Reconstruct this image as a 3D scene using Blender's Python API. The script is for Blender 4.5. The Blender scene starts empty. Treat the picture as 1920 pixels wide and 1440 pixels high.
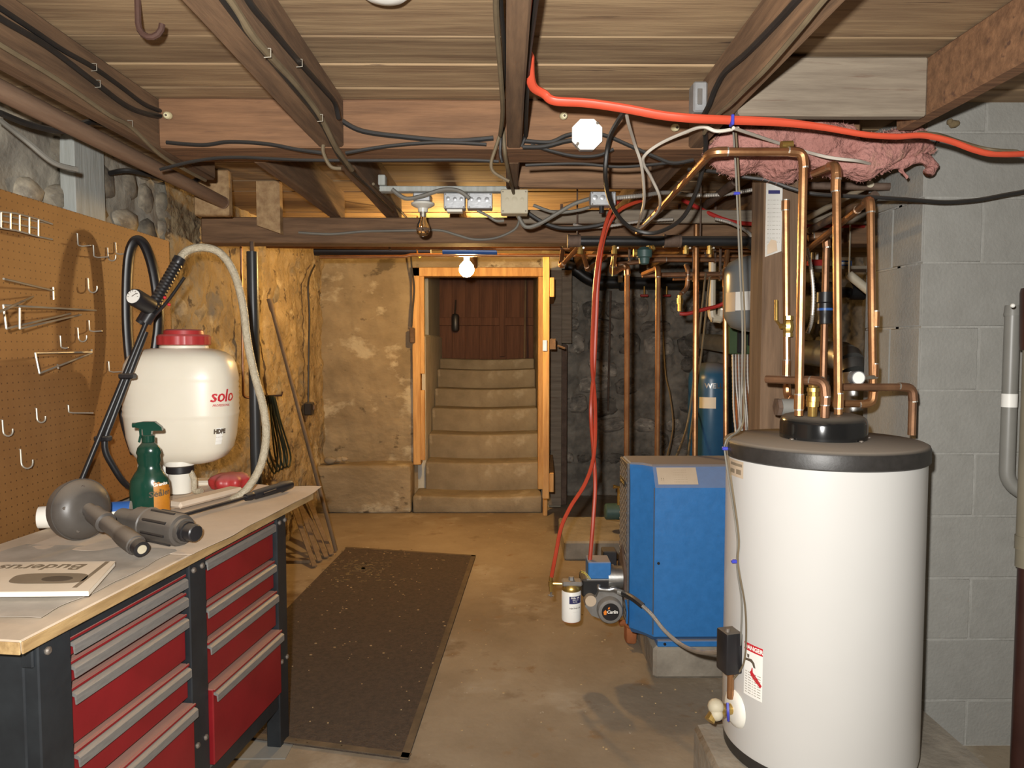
import bpy, bmesh, math, random
from mathutils import Vector, Matrix, noise
S = bpy.context.scene
COL = S.collection
PI = math.pi

# ---------------------------------------------------------------- camera
F = 1360.0                       # focal length in pixels of the 1920x1440 frame
EYE = Vector((0, 0, 1.4))
PITCH = math.atan(72 / F)
YAW = math.atan(10 / F)
cam = bpy.data.objects.new('camera', bpy.data.cameras.new('camera'))
cam.data.sensor_width = 36
cam.data.lens = 36 * F / 1920
cam.data.clip_start = 0.02
cam.location = EYE
cam.rotation_euler = (PI / 2 - PITCH, 0, -YAW)
COL.objects.link(cam)
S.camera = cam

# ---------------------------------------------------------------- light
w = bpy.data.worlds.new('world'); S.world = w
w.use_nodes = True
w.node_tree.nodes['Background'].inputs[0].default_value = (1.0, 0.86, 0.66, 1)
w.node_tree.nodes['Background'].inputs[1].default_value = 0.012
S.view_settings.view_transform = 'Standard'
S.view_settings.look = 'None'
S.view_settings.gamma = 1
S.view_settings.exposure = 0.0
S.view_settings.use_curve_mapping = False
fl = bpy.data.lights.new('camera_flash', 'AREA')     # the camera's own flash, a hand's width above the lens
fl.shape = 'DISK'; fl.size = 0.045; fl.energy = 94; fl.color = (1.0, 0.975, 0.93)
flo = bpy.data.objects.new('camera_flash', fl)
flo.location = (-0.07, -0.02, 1.50)
flo.rotation_euler = (PI / 2 - PITCH, 0, -YAW)
COL.objects.link(flo)
BULB_L = 960                    # radiance of the bare bulb

# ---------------------------------------------------------------- pixel -> world
_f = Vector((math.sin(YAW) * math.cos(PITCH), math.cos(YAW) * math.cos(PITCH), -math.sin(PITCH)))
_r = Vector((math.cos(YAW), -math.sin(YAW), 0))
_u = _r.cross(_f)
def ray(px, py): return _f + _r * ((px - 960) / F) + _u * ((720 - py) / F)
def WY(px, py, Y): d = ray(px, py); return EYE + d * (Y / d.y)
def WX(px, py, X): d = ray(px, py); return EYE + d * (X / d.x)
def WZ(px, py, Z): d = ray(px, py); return EYE + d * ((Z - 1.4) / d.z)
def PXL(pts): return [WY(*p) for p in pts]

# ---------------------------------------------------------------- materials
MATS = {}
def mat(name, col, col2=None, rough=.6, metal=0., scale=6., stretch=(1, 1, 1), bump=.15, detail=5., lo=.35, hi=.65,
        dust=0., dustcol=(.36, .30, .23), rnd=0., spec=.5, bscale=None, spots=None, trans=0., alpha=None, sss=0.):
    m = bpy.data.materials.new(name); m.use_nodes = True
    nt = m.node_tree; N = nt.nodes; L = nt.links
    b = N['Principled BSDF']
    b.inputs['Roughness'].default_value = rough
    b.inputs['Metallic'].default_value = metal
    b.inputs['Specular IOR Level'].default_value = spec
    if trans: b.inputs['Transmission Weight'].default_value = trans
    if sss:
        b.inputs['Subsurface Weight'].default_value = sss
        b.inputs['Subsurface Radius'].default_value = (.02, .015, .01)
    tc = N.new('ShaderNodeTexCoord'); mp = N.new('ShaderNodeMapping')
    mp.inputs['Scale'].default_value = stretch
    L.new(tc.outputs['Object'], mp.inputs['Vector'])
    vec = mp.outputs[0]
    oi = N.new('ShaderNodeObjectInfo')
    if rnd:
        ad = N.new('ShaderNodeVectorMath'); ad.operation = 'MULTIPLY_ADD'
        sc = N.new('ShaderNodeCombineXYZ')
        for i in range(3): L.new(oi.outputs['Random'], sc.inputs[i])
        L.new(sc.outputs[0], ad.inputs[0]); ad.inputs[1].default_value = (17, 31, 23); L.new(vec, ad.inputs[2])
        vec = ad.outputs[0]
    nz = N.new('ShaderNodeTexNoise'); nz.inputs['Scale'].default_value = scale; nz.inputs['Detail'].default_value = detail
    nz.inputs['Roughness'].default_value = .62
    L.new(vec, nz.inputs['Vector'])
    c2 = col2 or tuple(c * .62 for c in col)
    rp = N.new('ShaderNodeValToRGB')
    rp.color_ramp.elements[0].position = lo; rp.color_ramp.elements[0].color = (*c2, 1)
    rp.color_ramp.elements[1].position = hi; rp.color_ramp.elements[1].color = (*col, 1)
    L.new(nz.outputs['Fac'], rp.inputs[0])
    out = rp.outputs[0]
    if spots:      # (colour, scale, threshold, softness)
        for (sc_, ss, th, so) in spots:
            n2 = N.new('ShaderNodeTexNoise'); n2.inputs['Scale'].default_value = ss; n2.inputs['Detail'].default_value = 6
            n2.inputs['Roughness'].default_value = .6
            L.new(vec, n2.inputs['Vector'])
            r2 = N.new('ShaderNodeMapRange'); r2.inputs[1].default_value = th; r2.inputs[2].default_value = th + so
            L.new(n2.outputs['Fac'], r2.inputs[0])
            mx = N.new('ShaderNodeMix'); mx.data_type = 'RGBA'
            L.new(r2.outputs[0], mx.inputs[0]); L.new(out, mx.inputs[6]); mx.inputs[7].default_value = (*sc_, 1)
            out = mx.outputs[2]
    if rnd:
        hs = N.new('ShaderNodeHueSaturation')
        mr = N.new('ShaderNodeMapRange'); mr.inputs[3].default_value = 1 - rnd; mr.inputs[4].default_value = 1 + rnd
        L.new(oi.outputs['Random'], mr.inputs[0]); L.new(mr.outputs[0], hs.inputs['Value'])
        L.new(out, hs.inputs['Color']); out = hs.outputs[0]
    if dust:
        ge = N.new('ShaderNodeNewGeometry'); sx = N.new('ShaderNodeSeparateXYZ')
        L.new(ge.outputs['Normal'], sx.inputs[0])
        mr = N.new('ShaderNodeMapRange'); mr.inputs[1].default_value = .35; mr.inputs[2].default_value = .95
        mr.inputs[4].default_value = dust
        L.new(sx.outputs['Z'], mr.inputs[0])
        mx = N.new('ShaderNodeMix'); mx.data_type = 'RGBA'
        L.new(mr.outputs[0], mx.inputs[0]); L.new(out, mx.inputs[6]); mx.inputs[7].default_value = (*dustcol, 1)
        out = mx.outputs[2]
        rr = N.new('ShaderNodeMapRange'); rr.inputs[3].default_value = rough; rr.inputs[4].default_value = .9
        L.new(mr.outputs[0], rr.inputs[0]); L.new(rr.outputs[0], b.inputs['Roughness'])
    L.new(out, b.inputs['Base Color'])
    if bump:
        nb = nz
        if bscale:
            nb = N.new('ShaderNodeTexNoise'); nb.inputs['Scale'].default_value = bscale; nb.inputs['Detail'].default_value = 6
            L.new(vec, nb.inputs['Vector'])
        bp = N.new('ShaderNodeBump'); bp.inputs['Strength'].default_value = bump; bp.inputs['Distance'].default_value = .02
        L.new(nb.outputs['Fac'], bp.inputs['Height']); L.new(bp.outputs[0], b.inputs['Normal'])
    MATS[name] = m
    return m

mat('joist', (.195, .112, .058), (.10, .056, .029), .85, stretch=(9, .8, 9), scale=4, bump=.25, rnd=.18)
mat('joist_x', (.25, .142, .075), (.13, .072, .038), .85, stretch=(.8, 9, 9), scale=4, bump=.25, rnd=.15)
mat('header', (.25, .128, .062), (.14, .070, .034), .8, stretch=(.7, 8, 8), scale=4, bump=.25, spots=[((.10, .05, .03), 3, .6, .08)])
mat('boards', (.34, .235, .13), (.195, .122, .066), .8, stretch=(.5, 8, 8), scale=4, bump=.2, rnd=.22, spots=[((.09, .052, .03), 5, .67, .05)])
mat('greyplank', (.26, .215, .16), (.17, .135, .10), .85, stretch=(.7, 9, 9), scale=4, bump=.25, spots=[((.15, .10, .07), 5, .6, .1)])
mat('pine', (.62, .38, .15), (.42, .22, .075), .65, stretch=(8, 8, .8), scale=3.5, bump=.2, rnd=.1)
mat('pine_y', (.42, .28, .14), (.27, .16, .075), .7, stretch=(8, .8, 8), scale=3.5, bump=.2, rnd=.1)
mat('post', (.175, .108, .062), (.10, .060, .034), .85, stretch=(8, 8, .7), scale=4, bump=.25)
mat('darkdoor', (.17, .075, .042), (.10, .042, .025), .8, stretch=(9, 9, .6), scale=3, bump=.2)
mat('pole', (.27, .175, .115), (.19, .115, .075), .6, stretch=(9, .8, 9), scale=4, bump=.1)
mat('white_board', (.42, .44, .42), (.33, .34, .31), .8, stretch=(8, 8, .8), bump=.2)
mat('floor', (.29, .235, .165), (.19, .145, .095), .88, scale=1.3, detail=9, bump=.12, bscale=30, lo=.36, hi=.62,
    spots=[((.36, .315, .245), 1.9, .58, .12), ((.14, .092, .052), 2.3, .61, .10), ((.21, .135, .07), 7, .62, .1), ((.40, .36, .29), 22, .68, .05)])
mat('stairs', (.30, .255, .18), (.19, .155, .105), .9, scale=3, detail=9, bump=.25, bscale=25, spots=[((.38, .34, .26), 4, .6, .1)])
mat('concrete_back', (.33, .27, .18), (.21, .165, .105), .9, scale=2.2, detail=9, bump=.35, bscale=18, stretch=(1, 1, 1.6),
    spots=[((.44, .39, .29), 1.6, .55, .05), ((.115, .09, .058), 2.6, .61, .04), ((.16, .125, .085), 14, .64, .08)])
mat('plaster', (.37, .29, .17), (.20, .15, .085), .92, scale=3.5, detail=10, bump=1.0, bscale=24,
    spots=[((.10, .072, .045), 9, .60, .05), ((.19, .165, .13), 2.6, .585, .06), ((.09, .07, .05), 26, .66, .04), ((.50, .43, .30), 3.1, .6, .08)])
mat('mortar', (.42, .385, .31), (.22, .20, .165), .95, scale=5, detail=9, bump=.6, bscale=16, spots=[((.40, .38, .33), 2.0, .6, .1)])
mat('mortar_dark', (.32, .285, .235), (.13, .118, .10), .95, scale=4, detail=9, bump=.6, bscale=12, spots=[((.30, .27, .23), 1.6, .6, .1)])
mat('stone', (.34, .295, .22), (.14, .122, .098), .9, scale=1.6, detail=8, bump=.25, rnd=.45, spots=[((.30, .28, .24), 4, .6, .1)])
mat('stone_dark', (.33, .29, .24), (.12, .108, .092), .9, scale=1.6, detail=8, bump=.3, rnd=.5, spots=[((.42, .38, .31), 2.4, .58, .1), ((.06, .055, .05), 3.0, .62, .06)])
mat('block', (.29, .285, .262), (.262, .257, .235), .92, scale=14, detail=8, bump=.16, bscale=90, rnd=.03)
mat('joint', (.36, .355, .33), (.29, .285, .26), .92, scale=12, bump=.25, bscale=60)
mat('pad', (.31, .275, .22), (.19, .165, .13), .9, scale=5, detail=8, bump=.3, bscale=24, spots=[((.12, .085, .055), 4, .62, .1)])
mat('mat_rubber', (.080, .056, .039), (.048, .034, .025), .92, scale=60, detail=4, bump=.55, bscale=160,
    spots=[((.10, .072, .045), 4, .66, .14)])
mat('mat_edge', (.12, .085, .05), (.07, .05, .03), .85, scale=10)
mat('stairwell', (.62, .61, .56), (.44, .43, .38), .9, scale=3, detail=9, bump=.25, bscale=25)
mat('chips', (.45, .33, .17), (.3, .2, .1), .9)
mat('straw', (.20, .15, .075), (.12, .085, .045), .95, scale=30)
mat('bench_black', (.020, .024, .028), (.012, .014, .017), .42, scale=9, bump=.05, dust=.35)
mat('drawer_red', (.225, .010, .014), (.18, .008, .011), .38, scale=7, bump=.04, dust=.5)
mat('alu', (.26, .25, .235), (.21, .20, .19), .45, metal=.35, scale=20, stretch=(9, .6, 9), bump=.05, dust=.4)
mat('bolt', (.28, .25, .22), (.16, .12, .09), .5, metal=.6, scale=40)
mat('worktop', (.60, .49, .37), (.46, .375, .28), .8, scale=5, stretch=(1.5, 1, 1), bump=.08, spots=[((.28, .24, .20), 3, .6, .15)])
mat('worktop_edge', (.46, .31, .14), (.30, .19, .08), .7, scale=6, stretch=(9, .6, 9), bump=.15)
mat('kraft', (.66, .545, .425), (.56, .46, .355), .85, scale=3, bump=.25, bscale=5)
mat('paper', (.72, .63, .50), (.64, .55, .43), .8, scale=6, bump=.04)
mat('page_white', (.85, .82, .74), (.76, .73, .66), .75, bump=.02)
mat('print_grey', (.24, .19, .13), (.19, .15, .10), .8, bump=0)
mat('print_dark', (.10, .075, .05), (.08, .06, .04), .8, bump=0)
mat('dusty_film', (.50, .45, .385), (.33, .30, .255), .6, scale=5, bump=.12, bscale=9)
mat('pegboard', (.285, .135, .040), (.235, .108, .031), .62, scale=5, detail=7, bump=.05)
mat('tank_white', (.78, .735, .62), (.73, .68, .565), .34, scale=3, bump=.02, dust=.22, sss=.15)
mat('white_plastic', (.80, .78, .70), (.74, .72, .64), .35, scale=3, bump=.02)
mat('cap_red', (.42, .035, .035), (.35, .028, .028), .4, bump=.03, dust=.5, dustcol=(.42, .22, .20))
mat('logo_red', (.55, .02, .035), (.5, .02, .03), .5, bump=0)
mat('black_plastic', (.018, .017, .019), (.011, .011, .012), .38, bump=.04, dust=.25)
mat('grey_plastic', (.085, .075, .065), (.06, .052, .046), .42, scale=6, bump=.05, dust=.75, dustcol=(.26, .215, .165))
mat('clear_hose', (.50, .44, .32), (.40, .34, .24), .4, scale=60, bump=.4, bscale=160)
mat('green_bottle', (.010, .055, .035), (.006, .038, .024), .18, scale=4, bump=.02, dust=.25)
mat('orange_label', (.55, .22, .015), (.38, .13, .01), .45, scale=12, bump=0, spots=[((.12, .07, .02), 22, .58, .05), ((.5, .5, .16), 18, .68, .03)])
mat('blue_label', (.04, .13, .42), (.03, .11, .36), .35, bump=0)
mat('wire_steel', (.46, .43, .36), (.36, .33, .27), .4, metal=.4, bump=0)
mat('copper', (.58, .30, .135), (.36, .175, .08), .34, metal=.82, scale=9, detail=6, bump=.05, stretch=(1, 1, 1), rnd=.12, spots=[((.28, .15, .085), 5, .58, .15)])
mat('copper_dull', (.36, .19, .10), (.20, .105, .06), .45, metal=.7, scale=9, bump=.05, rnd=.15)
mat('solder', (.55, .52, .46), (.42, .38, .3), .4, metal=.8, scale=30)
mat('brass', (.62, .43, .13), (.42, .27, .08), .32, metal=.85, scale=12, bump=.05)
mat('black_iron', (.022, .022, .023), (.013, .013, .013), .42, metal=.2, bump=.06, dust=.3)
mat('rust_iron', (.15, .10, .072), (.085, .052, .036), .75, metal=.2, scale=14, bump=.25)
mat('galv', (.52, .52, .50), (.40, .40, .39), .33, metal=.9, scale=10, bump=.05)
mat('box_metal', (.42, .43, .44), (.33, .34, .35), .42, metal=.55, scale=12, bump=.08)
mat('box_cream', (.50, .45, .33), (.42, .37, .26), .6, bump=.05)
mat('white_paint', (.86, .85, .80), (.80, .79, .74), .5, bump=.02)
mat('porcelain', (.66, .64, .57), (.60, .58, .5), .25, bump=0)
mat('ceramic', (.68, .62, .40), (.55, .48, .28), .4, bump=.05)
mat('glass_bulb', (.95, .93, .9), (.95, .93, .9), .03, bump=0, trans=1.0)
mat('orange_cord', (.60, .085, .040), (.52, .065, .030), .42, bump=.03)
mat('red_hose', (.50, .062, .026), (.38, .040, .017), .4, bump=.03)
mat('red_pex', (.42, .03, .025), (.35, .025, .02), .45, bump=.03)
mat('black_cable', (.020, .018, .017), (.012, .011, .010), .5, bump=.05, dust=.25)
mat('tan_cable', (.17, .13, .075), (.11, .08, .045), .7, bump=.1)
mat('grey_cable', (.20, .19, .16), (.15, .14, .12), .6, bump=.05)
mat('white_cable', (.62, .58, .50), (.55, .5, .43), .5, bump=.03)
mat('yellow_wire', (.6, .5, .08), (.5, .4, .06), .5, bump=0)
mat('bx', (.50, .47, .42), (.40, .37, .33), .45, metal=.45, scale=1, bump=0)
mat('green_cord', (.025, .035, .018), (.016, .02, .012), .6, bump=.05)
mat('enamel', (.56, .552, .53), (.545, .537, .515), .30, scale=3, bump=.01)
mat('lid_black', (.030, .027, .025), (.022, .02, .018), .45, scale=40, bump=.04, dust=.85, dustcol=(.28, .235, .185))
mat('cap_gloss', (.012, .012, .012), (.009, .009, .009), .13, bump=.01, dust=.5, dustcol=(.24, .20, .155))
mat('boiler_blue', (.028, .165, .44), (.023, .145, .39), .45, scale=30, bump=.08, dust=.82, dustcol=(.33, .275, .22))
mat('boiler_grey', (.11, .10, .095), (.075, .068, .064), .55, scale=40, bump=.3, dust=.5)
mat('tank_blue', (.030, .135, .33), (.024, .11, .27), .3, scale=4, bump=.02, dust=.5)
mat('exp_grey', (.185, .20, .205), (.16, .175, .18), .28, scale=3, bump=.01, dust=.3)
mat('motor_grey', (.24, .23, .215), (.18, .17, .155), .5, metal=.25, scale=14, bump=.12, dust=.5)
mat('label_white', (.88, .87, .82), (.83, .82, .77), .45, bump=0)
mat('label_tan', (.55, .44, .32), (.48, .37, .26), .55, bump=0)
mat('label_navy', (.022, .022, .11), (.02, .02, .09), .5, bump=0)
mat('label_red', (.55, .02, .03), (.5, .02, .03), .5, bump=0)
mat('blue_tie', (.05, .06, .45), (.04, .05, .4), .4, bump=0)
mat('pvc_white', (.62, .56, .43), (.52, .45, .33), .45, scale=5, bump=.03)
mat('pvc_grey', (.23, .225, .205), (.20, .195, .175), .4, scale=4, bump=.02)
mat('brown_plastic', (.055, .022, .016), (.04, .016, .012), .35, bump=.02)
mat('beige_plastic', (.25, .22, .155), (.21, .185, .13), .45, bump=.02)
mat('insulation', (.47, .225, .195), (.33, .145, .12), .98, scale=7, detail=10, bump=.9, bscale=55, spots=[((.40, .25, .16), 5, .6, .12)])
mat('fibre', (.55, .28, .24), (.45, .22, .18), .95, bump=0)
mat('green_box', (.055, .10, .035), (.04, .075, .026), .5, bump=.05)
mat('rust_orange', (.33, .11, .035), (.22, .07, .025), .8, scale=9, bump=.2, rnd=.1)
mat('valve_green', (.05, .10, .095), (.03, .07, .065), .5, bump=.1)
mat('stick', (.19, .135, .085), (.12, .082, .05), .8, scale=6, stretch=(4, 4, 1), bump=.2)
mat('rust_hook', (.075, .033, .022), (.05, .022, .015), .8, bump=.2)
mat('dark_pipe', (.055, .058, .060), (.038, .040, .042), .35, metal=.2, scale=4, bump=.03)
mat('grey_film', (.13, .14, .14), (.08, .085, .085), .5, bump=.1)
mat('cobweb', (.30, .29, .26), (.2, .19, .17), .9)
mat('orange_flame', (.85, .25, .02), (.8, .2, .02), .5, bump=0)
# peg holes: a regular grid of dark dots in the pegboard
def pegholes():
    m = MATS['pegboard']; nt = m.node_tree; N = nt.nodes; L = nt.links; b = N['Principled BSDF']
    src = b.inputs['Base Color'].links[0].from_socket
    tc = N.new('ShaderNodeTexCoord'); vm = N.new('ShaderNodeVectorMath'); vm.operation = 'SCALE'; vm.inputs['Scale'].default_value = 1 / .0254
    L.new(tc.outputs['Object'], vm.inputs[0])
    fr = N.new('ShaderNodeVectorMath'); fr.operation = 'FRACTION'; L.new(vm.outputs[0], fr.inputs[0])
    sb = N.new('ShaderNodeVectorMath'); sb.operation = 'SUBTRACT'; L.new(fr.outputs[0], sb.inputs[0]); sb.inputs[1].default_value = (.5, .5, .5)
    ml = N.new('ShaderNodeVectorMath'); ml.operation = 'MULTIPLY'; L.new(sb.outputs[0], ml.inputs[0]); ml.inputs[1].default_value = (0, 1, 1)
    ln = N.new('ShaderNodeVectorMath'); ln.operation = 'LENGTH'; L.new(ml.outputs[0], ln.inputs[0])
    lt = N.new('ShaderNodeMath'); lt.operation = 'LESS_THAN'; L.new(ln.outputs['Value'], lt.inputs[0]); lt.inputs[1].default_value = .10
    mx = N.new('ShaderNodeMix'); mx.data_type = 'RGBA'; L.new(lt.outputs[0], mx.inputs[0]); L.new(src, mx.inputs[6]); mx.inputs[7].default_value = (.10, .04, .012, 1)
    L.new(mx.outputs[2], b.inputs['Base Color'])
pegholes()
mb_ = bpy.data.materials.new('bulb_glow'); mb_.use_nodes = True
_b = mb_.node_tree.nodes['Principled BSDF']
_b.inputs['Base Color'].default_value = (.9, .8, .6, 1)
_b.inputs['Emission Color'].default_value = (1.0, .60, .205, 1)
_b.inputs['Emission Strength'].default_value = BULB_L
MATS['bulb_glow'] = mb_

# ---------------------------------------------------------------- mesh helpers
def nb(): return bmesh.new()
def box(bm, lo, hi, bev=0, M=None, seg=1):
    t = bmesh.new()
    bmesh.ops.create_cube(t, size=1)
    c = [(a + b) / 2 for a, b in zip(lo, hi)]; s = [abs(b - a) for a, b in zip(lo, hi)]
    for v in t.verts: v.co = Vector((c[0] + v.co.x * s[0], c[1] + v.co.y * s[1], c[2] + v.co.z * s[2]))
    if bev:
        bmesh.ops.bevel(t, geom=list(t.edges), offset=min(bev, min(s) * .45), segments=seg, affect='EDGES', profile=.5)
    merge(bm, t, M)
def merge(bm, t, M=None):
    if M is not None: bmesh.ops.transform(t, matrix=M, verts=t.verts)
    me = bpy.data.meshes.new('tmp'); t.to_mesh(me); t.free(); bm.from_mesh(me); bpy.data.meshes.remove(me)
def frame_of(d):
    d = d.normalized(); a = Vector((0, 0, 1)) if abs(d.z) < .9 else Vector((1, 0, 0))
    x = a.cross(d).normalized(); return x, d.cross(x)
def tube(bm, pts, r, n=8, cap=True, flat=1.0):
    pts = [Vector(p) for p in pts]; k = len(pts)
    rs = r if isinstance(r, (list, tuple)) else [r] * k
    T = []
    for i in range(k):
        a = pts[max(i - 1, 0)]; b = pts[min(i + 1, k - 1)]
        T.append((b - a).normalized() if (b - a).length > 1e-9 else Vector((0, 0, 1)))
    x, y = frame_of(T[0]); rings = []
    for i in range(k):
        if i:
            q = T[i - 1].rotation_difference(T[i]); x = q @ x
        x = (x - T[i] * x.dot(T[i])).normalized(); y = T[i].cross(x)
        rings.append([bm.verts.new(pts[i] + (x * math.cos(2 * PI * j / n) + y * math.sin(2 * PI * j / n) * flat) * rs[i]) for j in range(n)])
    for i in range(k - 1):
        for j in range(n):
            bm.faces.new((rings[i][j], rings[i][(j + 1) % n], rings[i + 1][(j + 1) % n], rings[i + 1][j]))
    if cap:
        bm.faces.new(list(reversed(rings[0]))); bm.faces.new(rings[-1])
def lathe(bm, prof, n=32, M=None, close=True, sx=1., sy=1.):
    """profile of (radius, height) turned about z"""
    t = bmesh.new(); rings = []
    for (r, z) in prof:
        rings.append([t.verts.new((r * sx * math.cos(2 * PI * j / n), r * sy * math.sin(2 * PI * j / n), z)) for j in range(n)])
    for i in range(len(prof) - 1):
        for j in range(n):
            t.faces.new((rings[i][j], rings[i][(j + 1) % n], rings[i + 1][(j + 1) % n], rings[i + 1][j]))
    if close:
        t.faces.new(list(reversed(rings[0]))); t.faces.new(rings[-1])
    merge(bm, t, M)
def prism(bm, poly, d, M=None):
    """polygon in local xy, extruded along local z by d"""
    t = bmesh.new()
    a = [t.verts.new((p[0], p[1], 0)) for p in poly]; b = [t.verts.new((p[0], p[1], d)) for p in poly]
    k = len(poly)
    t.faces.new(list(reversed(a))); t.faces.new(b)
    for i in range(k): t.faces.new((a[i], a[(i + 1) % k], b[(i + 1) % k], b[i]))
    bmesh.ops.recalc_face_normals(t, faces=t.faces)
    merge(bm, t, M)
def ball(bm, c, r, sub=2, M=None, s=(1, 1, 1)):
    t = bmesh.new(); bmesh.ops.create_icosphere(t, subdivisions=sub, radius=1)
    for v in t.verts: v.co = Vector((v.co.x * r * s[0], v.co.y * r * s[1], v.co.z * r * s[2])) + Vector(c)
    merge(bm, t, M)
def AX(o, z, x=None):
    """matrix with origin o and local z along z (and local x close to x)"""
    z = Vector(z).normalized()
    if x is None: X, Y = frame_of(z)
    else:
        X = Vector(x); X = (X - z * X.dot(z)).normalized(); Y = z.cross(X)
    m = Matrix((X, Y, z)).transposed().to_4x4(); m.translation = Vector(o); return m
def spl(pts, k=6):
    P = [Vector(p) for p in pts]; out = []
    for i in range(len(P) - 1):
        a = P[max(i - 1, 0)]; b = P[i]; c = P[i + 1]; d = P[min(i + 2, len(P) - 1)]
        for j in range(k):
            t = j / k
            out.append(.5 * ((2 * b) + (c - a) * t + (2 * a - 5 * b + 4 * c - d) * t * t + (3 * b - a - 3 * c + d) * t ** 3))
    out.append(P[-1]); return out
def fillet(pts, r, k=5):
    P = [Vector(p) for p in pts]; out = [P[0]]; arcs = []
    for i in range(1, len(P) - 1):
        a = (P[i - 1] - P[i]); b = (P[i + 1] - P[i])
        q = min(r, a.length * .45, b.length * .45)
        s = P[i] + a.normalized() * q; e = P[i] + b.normalized() * q
        arc = [(s * (1 - t) ** 2 + P[i] * 2 * t * (1 - t) + e * t * t) for t in [j / k for j in range(k + 1)]]
        arcs.append(arc); out += arc
    out.append(P[-1]); return out, arcs

WLOC = {}
def mk(name, bm, material, parent=None, label=None, cat=None, group=None, kind=None, smooth=35, base=False):
    me = bpy.data.meshes.new(name)
    bmesh.ops.recalc_face_normals(bm, faces=bm.faces) if len(bm.faces) < 60000 else None
    xs = [v.co for v in bm.verts]
    lo = Vector([min(c[i] for c in xs) for i in range(3)]); hi = Vector([max(c[i] for c in xs) for i in range(3)])
    o = (lo + hi) / 2
    if parent is None: o.z = lo.z
    for v in bm.verts: v.co -= o
    bm.to_mesh(me); bm.free()
    if smooth:
        for p in me.polygons: p.use_smooth = True
        me.set_sharp_from_angle(angle=math.radians(smooth))
    me.materials.append(MATS[material])
    ob = bpy.data.objects.new(name, me); COL.objects.link(ob)
    WLOC[ob.name] = o
    if parent is not None:
        ob.parent = parent; ob.location = o - WLOC[parent.name]
    else: ob.location = o
    tag(ob, label, cat, group, kind)
    return ob
def tag(ob, label=None, cat=None, group=None, kind=None):
    for k, v in (('label', label), ('category', cat), ('group', group), ('kind', kind)):
        if v: ob[k] = v
def thing(name, loc, label, cat, group=None, kind=None):
    o = bpy.data.objects.new(name, None); COL.objects.link(o); o.location = Vector(loc); o.empty_display_size = .05
    WLOC[o.name] = Vector(loc); tag(o, label, cat, group, kind); return o
def inst(name, me, loc, rot=(0, 0, 0), scale=(1, 1, 1), parent=None):
    o = bpy.data.objects.new(name, me); COL.objects.link(o)
    o.rotation_euler = rot; o.scale = scale
    o.location = Vector(loc) - (WLOC[parent.name] if parent else Vector()); o.parent = parent
    WLOC[o.name] = Vector(loc); return o
def mesh_of(name, bm, material, smooth=40):
    me = bpy.data.meshes.new(name); bm.to_mesh(me); bm.free(); me.materials.append(MATS[material])
    if smooth:
        for p in me.polygons: p.use_smooth = True
        me.set_sharp_from_angle(angle=math.radians(smooth))
    return me
def textbm(body, size, M, fn=None, align='CENTER', depth=.0004, bold=0.0, shear=0.0):
    cu = bpy.data.curves.new('lettering', 'FONT'); cu.body = body; cu.size = size; cu.align_x = align; cu.align_y = 'CENTER'
    cu.extrude = depth; cu.offset = bold; cu.shear = shear; cu.resolution_u = 2
    ob = bpy.data.objects.new('lettering', cu); COL.objects.link(ob)
    dg = bpy.context.evaluated_depsgraph_get(); dg.update()
    me = bpy.data.meshes.new_from_object(ob.evaluated_get(dg))
    bpy.data.objects.remove(ob); bpy.data.curves.remove(cu)
    bm = bmesh.new(); bm.from_mesh(me); bpy.data.meshes.remove(me)
    if fn:
        for v in bm.verts: v.co = fn(v.co)
    elif M is not None: bmesh.ops.transform(bm, matrix=M, verts=bm.verts)
    return bm
def pipe(name, pts, r, material, label, cat, bend=None, n=10, parent=None, elbows=True, rings=(), group=None, emat=None):
    """pipe run: straight lengths, an elbow fitting at every corner, solder rings at given points"""
    P, arcs = fillet(pts, bend or r * 2.2)
    bm = nb(); tube(bm, P, r, n)
    o = mk(name, bm, material, parent, label, cat, group)
    if elbows:
        for a in arcs:
            d0 = (a[0] - a[1]).normalized(); d1 = (a[-1] - a[-2]).normalized()
            bm = nb(); tube(bm, [a[0] + d0 * r * 1.3] + a + [a[-1] + d1 * r * 1.3], r * 1.17, n); mk('elbow', bm, emat or material, o)
            for (q, d) in ((a[0] + d0 * r * 1.3, d0), (a[-1] + d1 * r * 1.3, d1)):
                bm = nb(); tube(bm, [q, q + d * r * .35], r * 1.1, n); mk('solder_ring', bm, 'solder', o)
    for (q, d, L_) in rings:
        q = Vector(q); d = Vector(d).normalized()
        bm = nb(); tube(bm, [q - d * L_ / 2, q + d * L_ / 2], r * 1.16, n); c = mk('coupling', bm, emat or material, o)
        for s in (-1, 1):
            bm = nb(); tube(bm, [q + d * s * L_ / 2, q + d * s * (L_ / 2 + r * .3)], r * 1.08, n); mk('solder_ring', bm, 'solder', c)
    return o
def cable(name, pts, r, material, label, cat='cable', k=6, n=7, group=None, flat=1.0, parent=None):
    bm = nb(); tube(bm, spl(pts, k), r, n, flat=flat)
    return mk(name, bm, material, parent, label, cat if parent is None else None, group)
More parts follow.
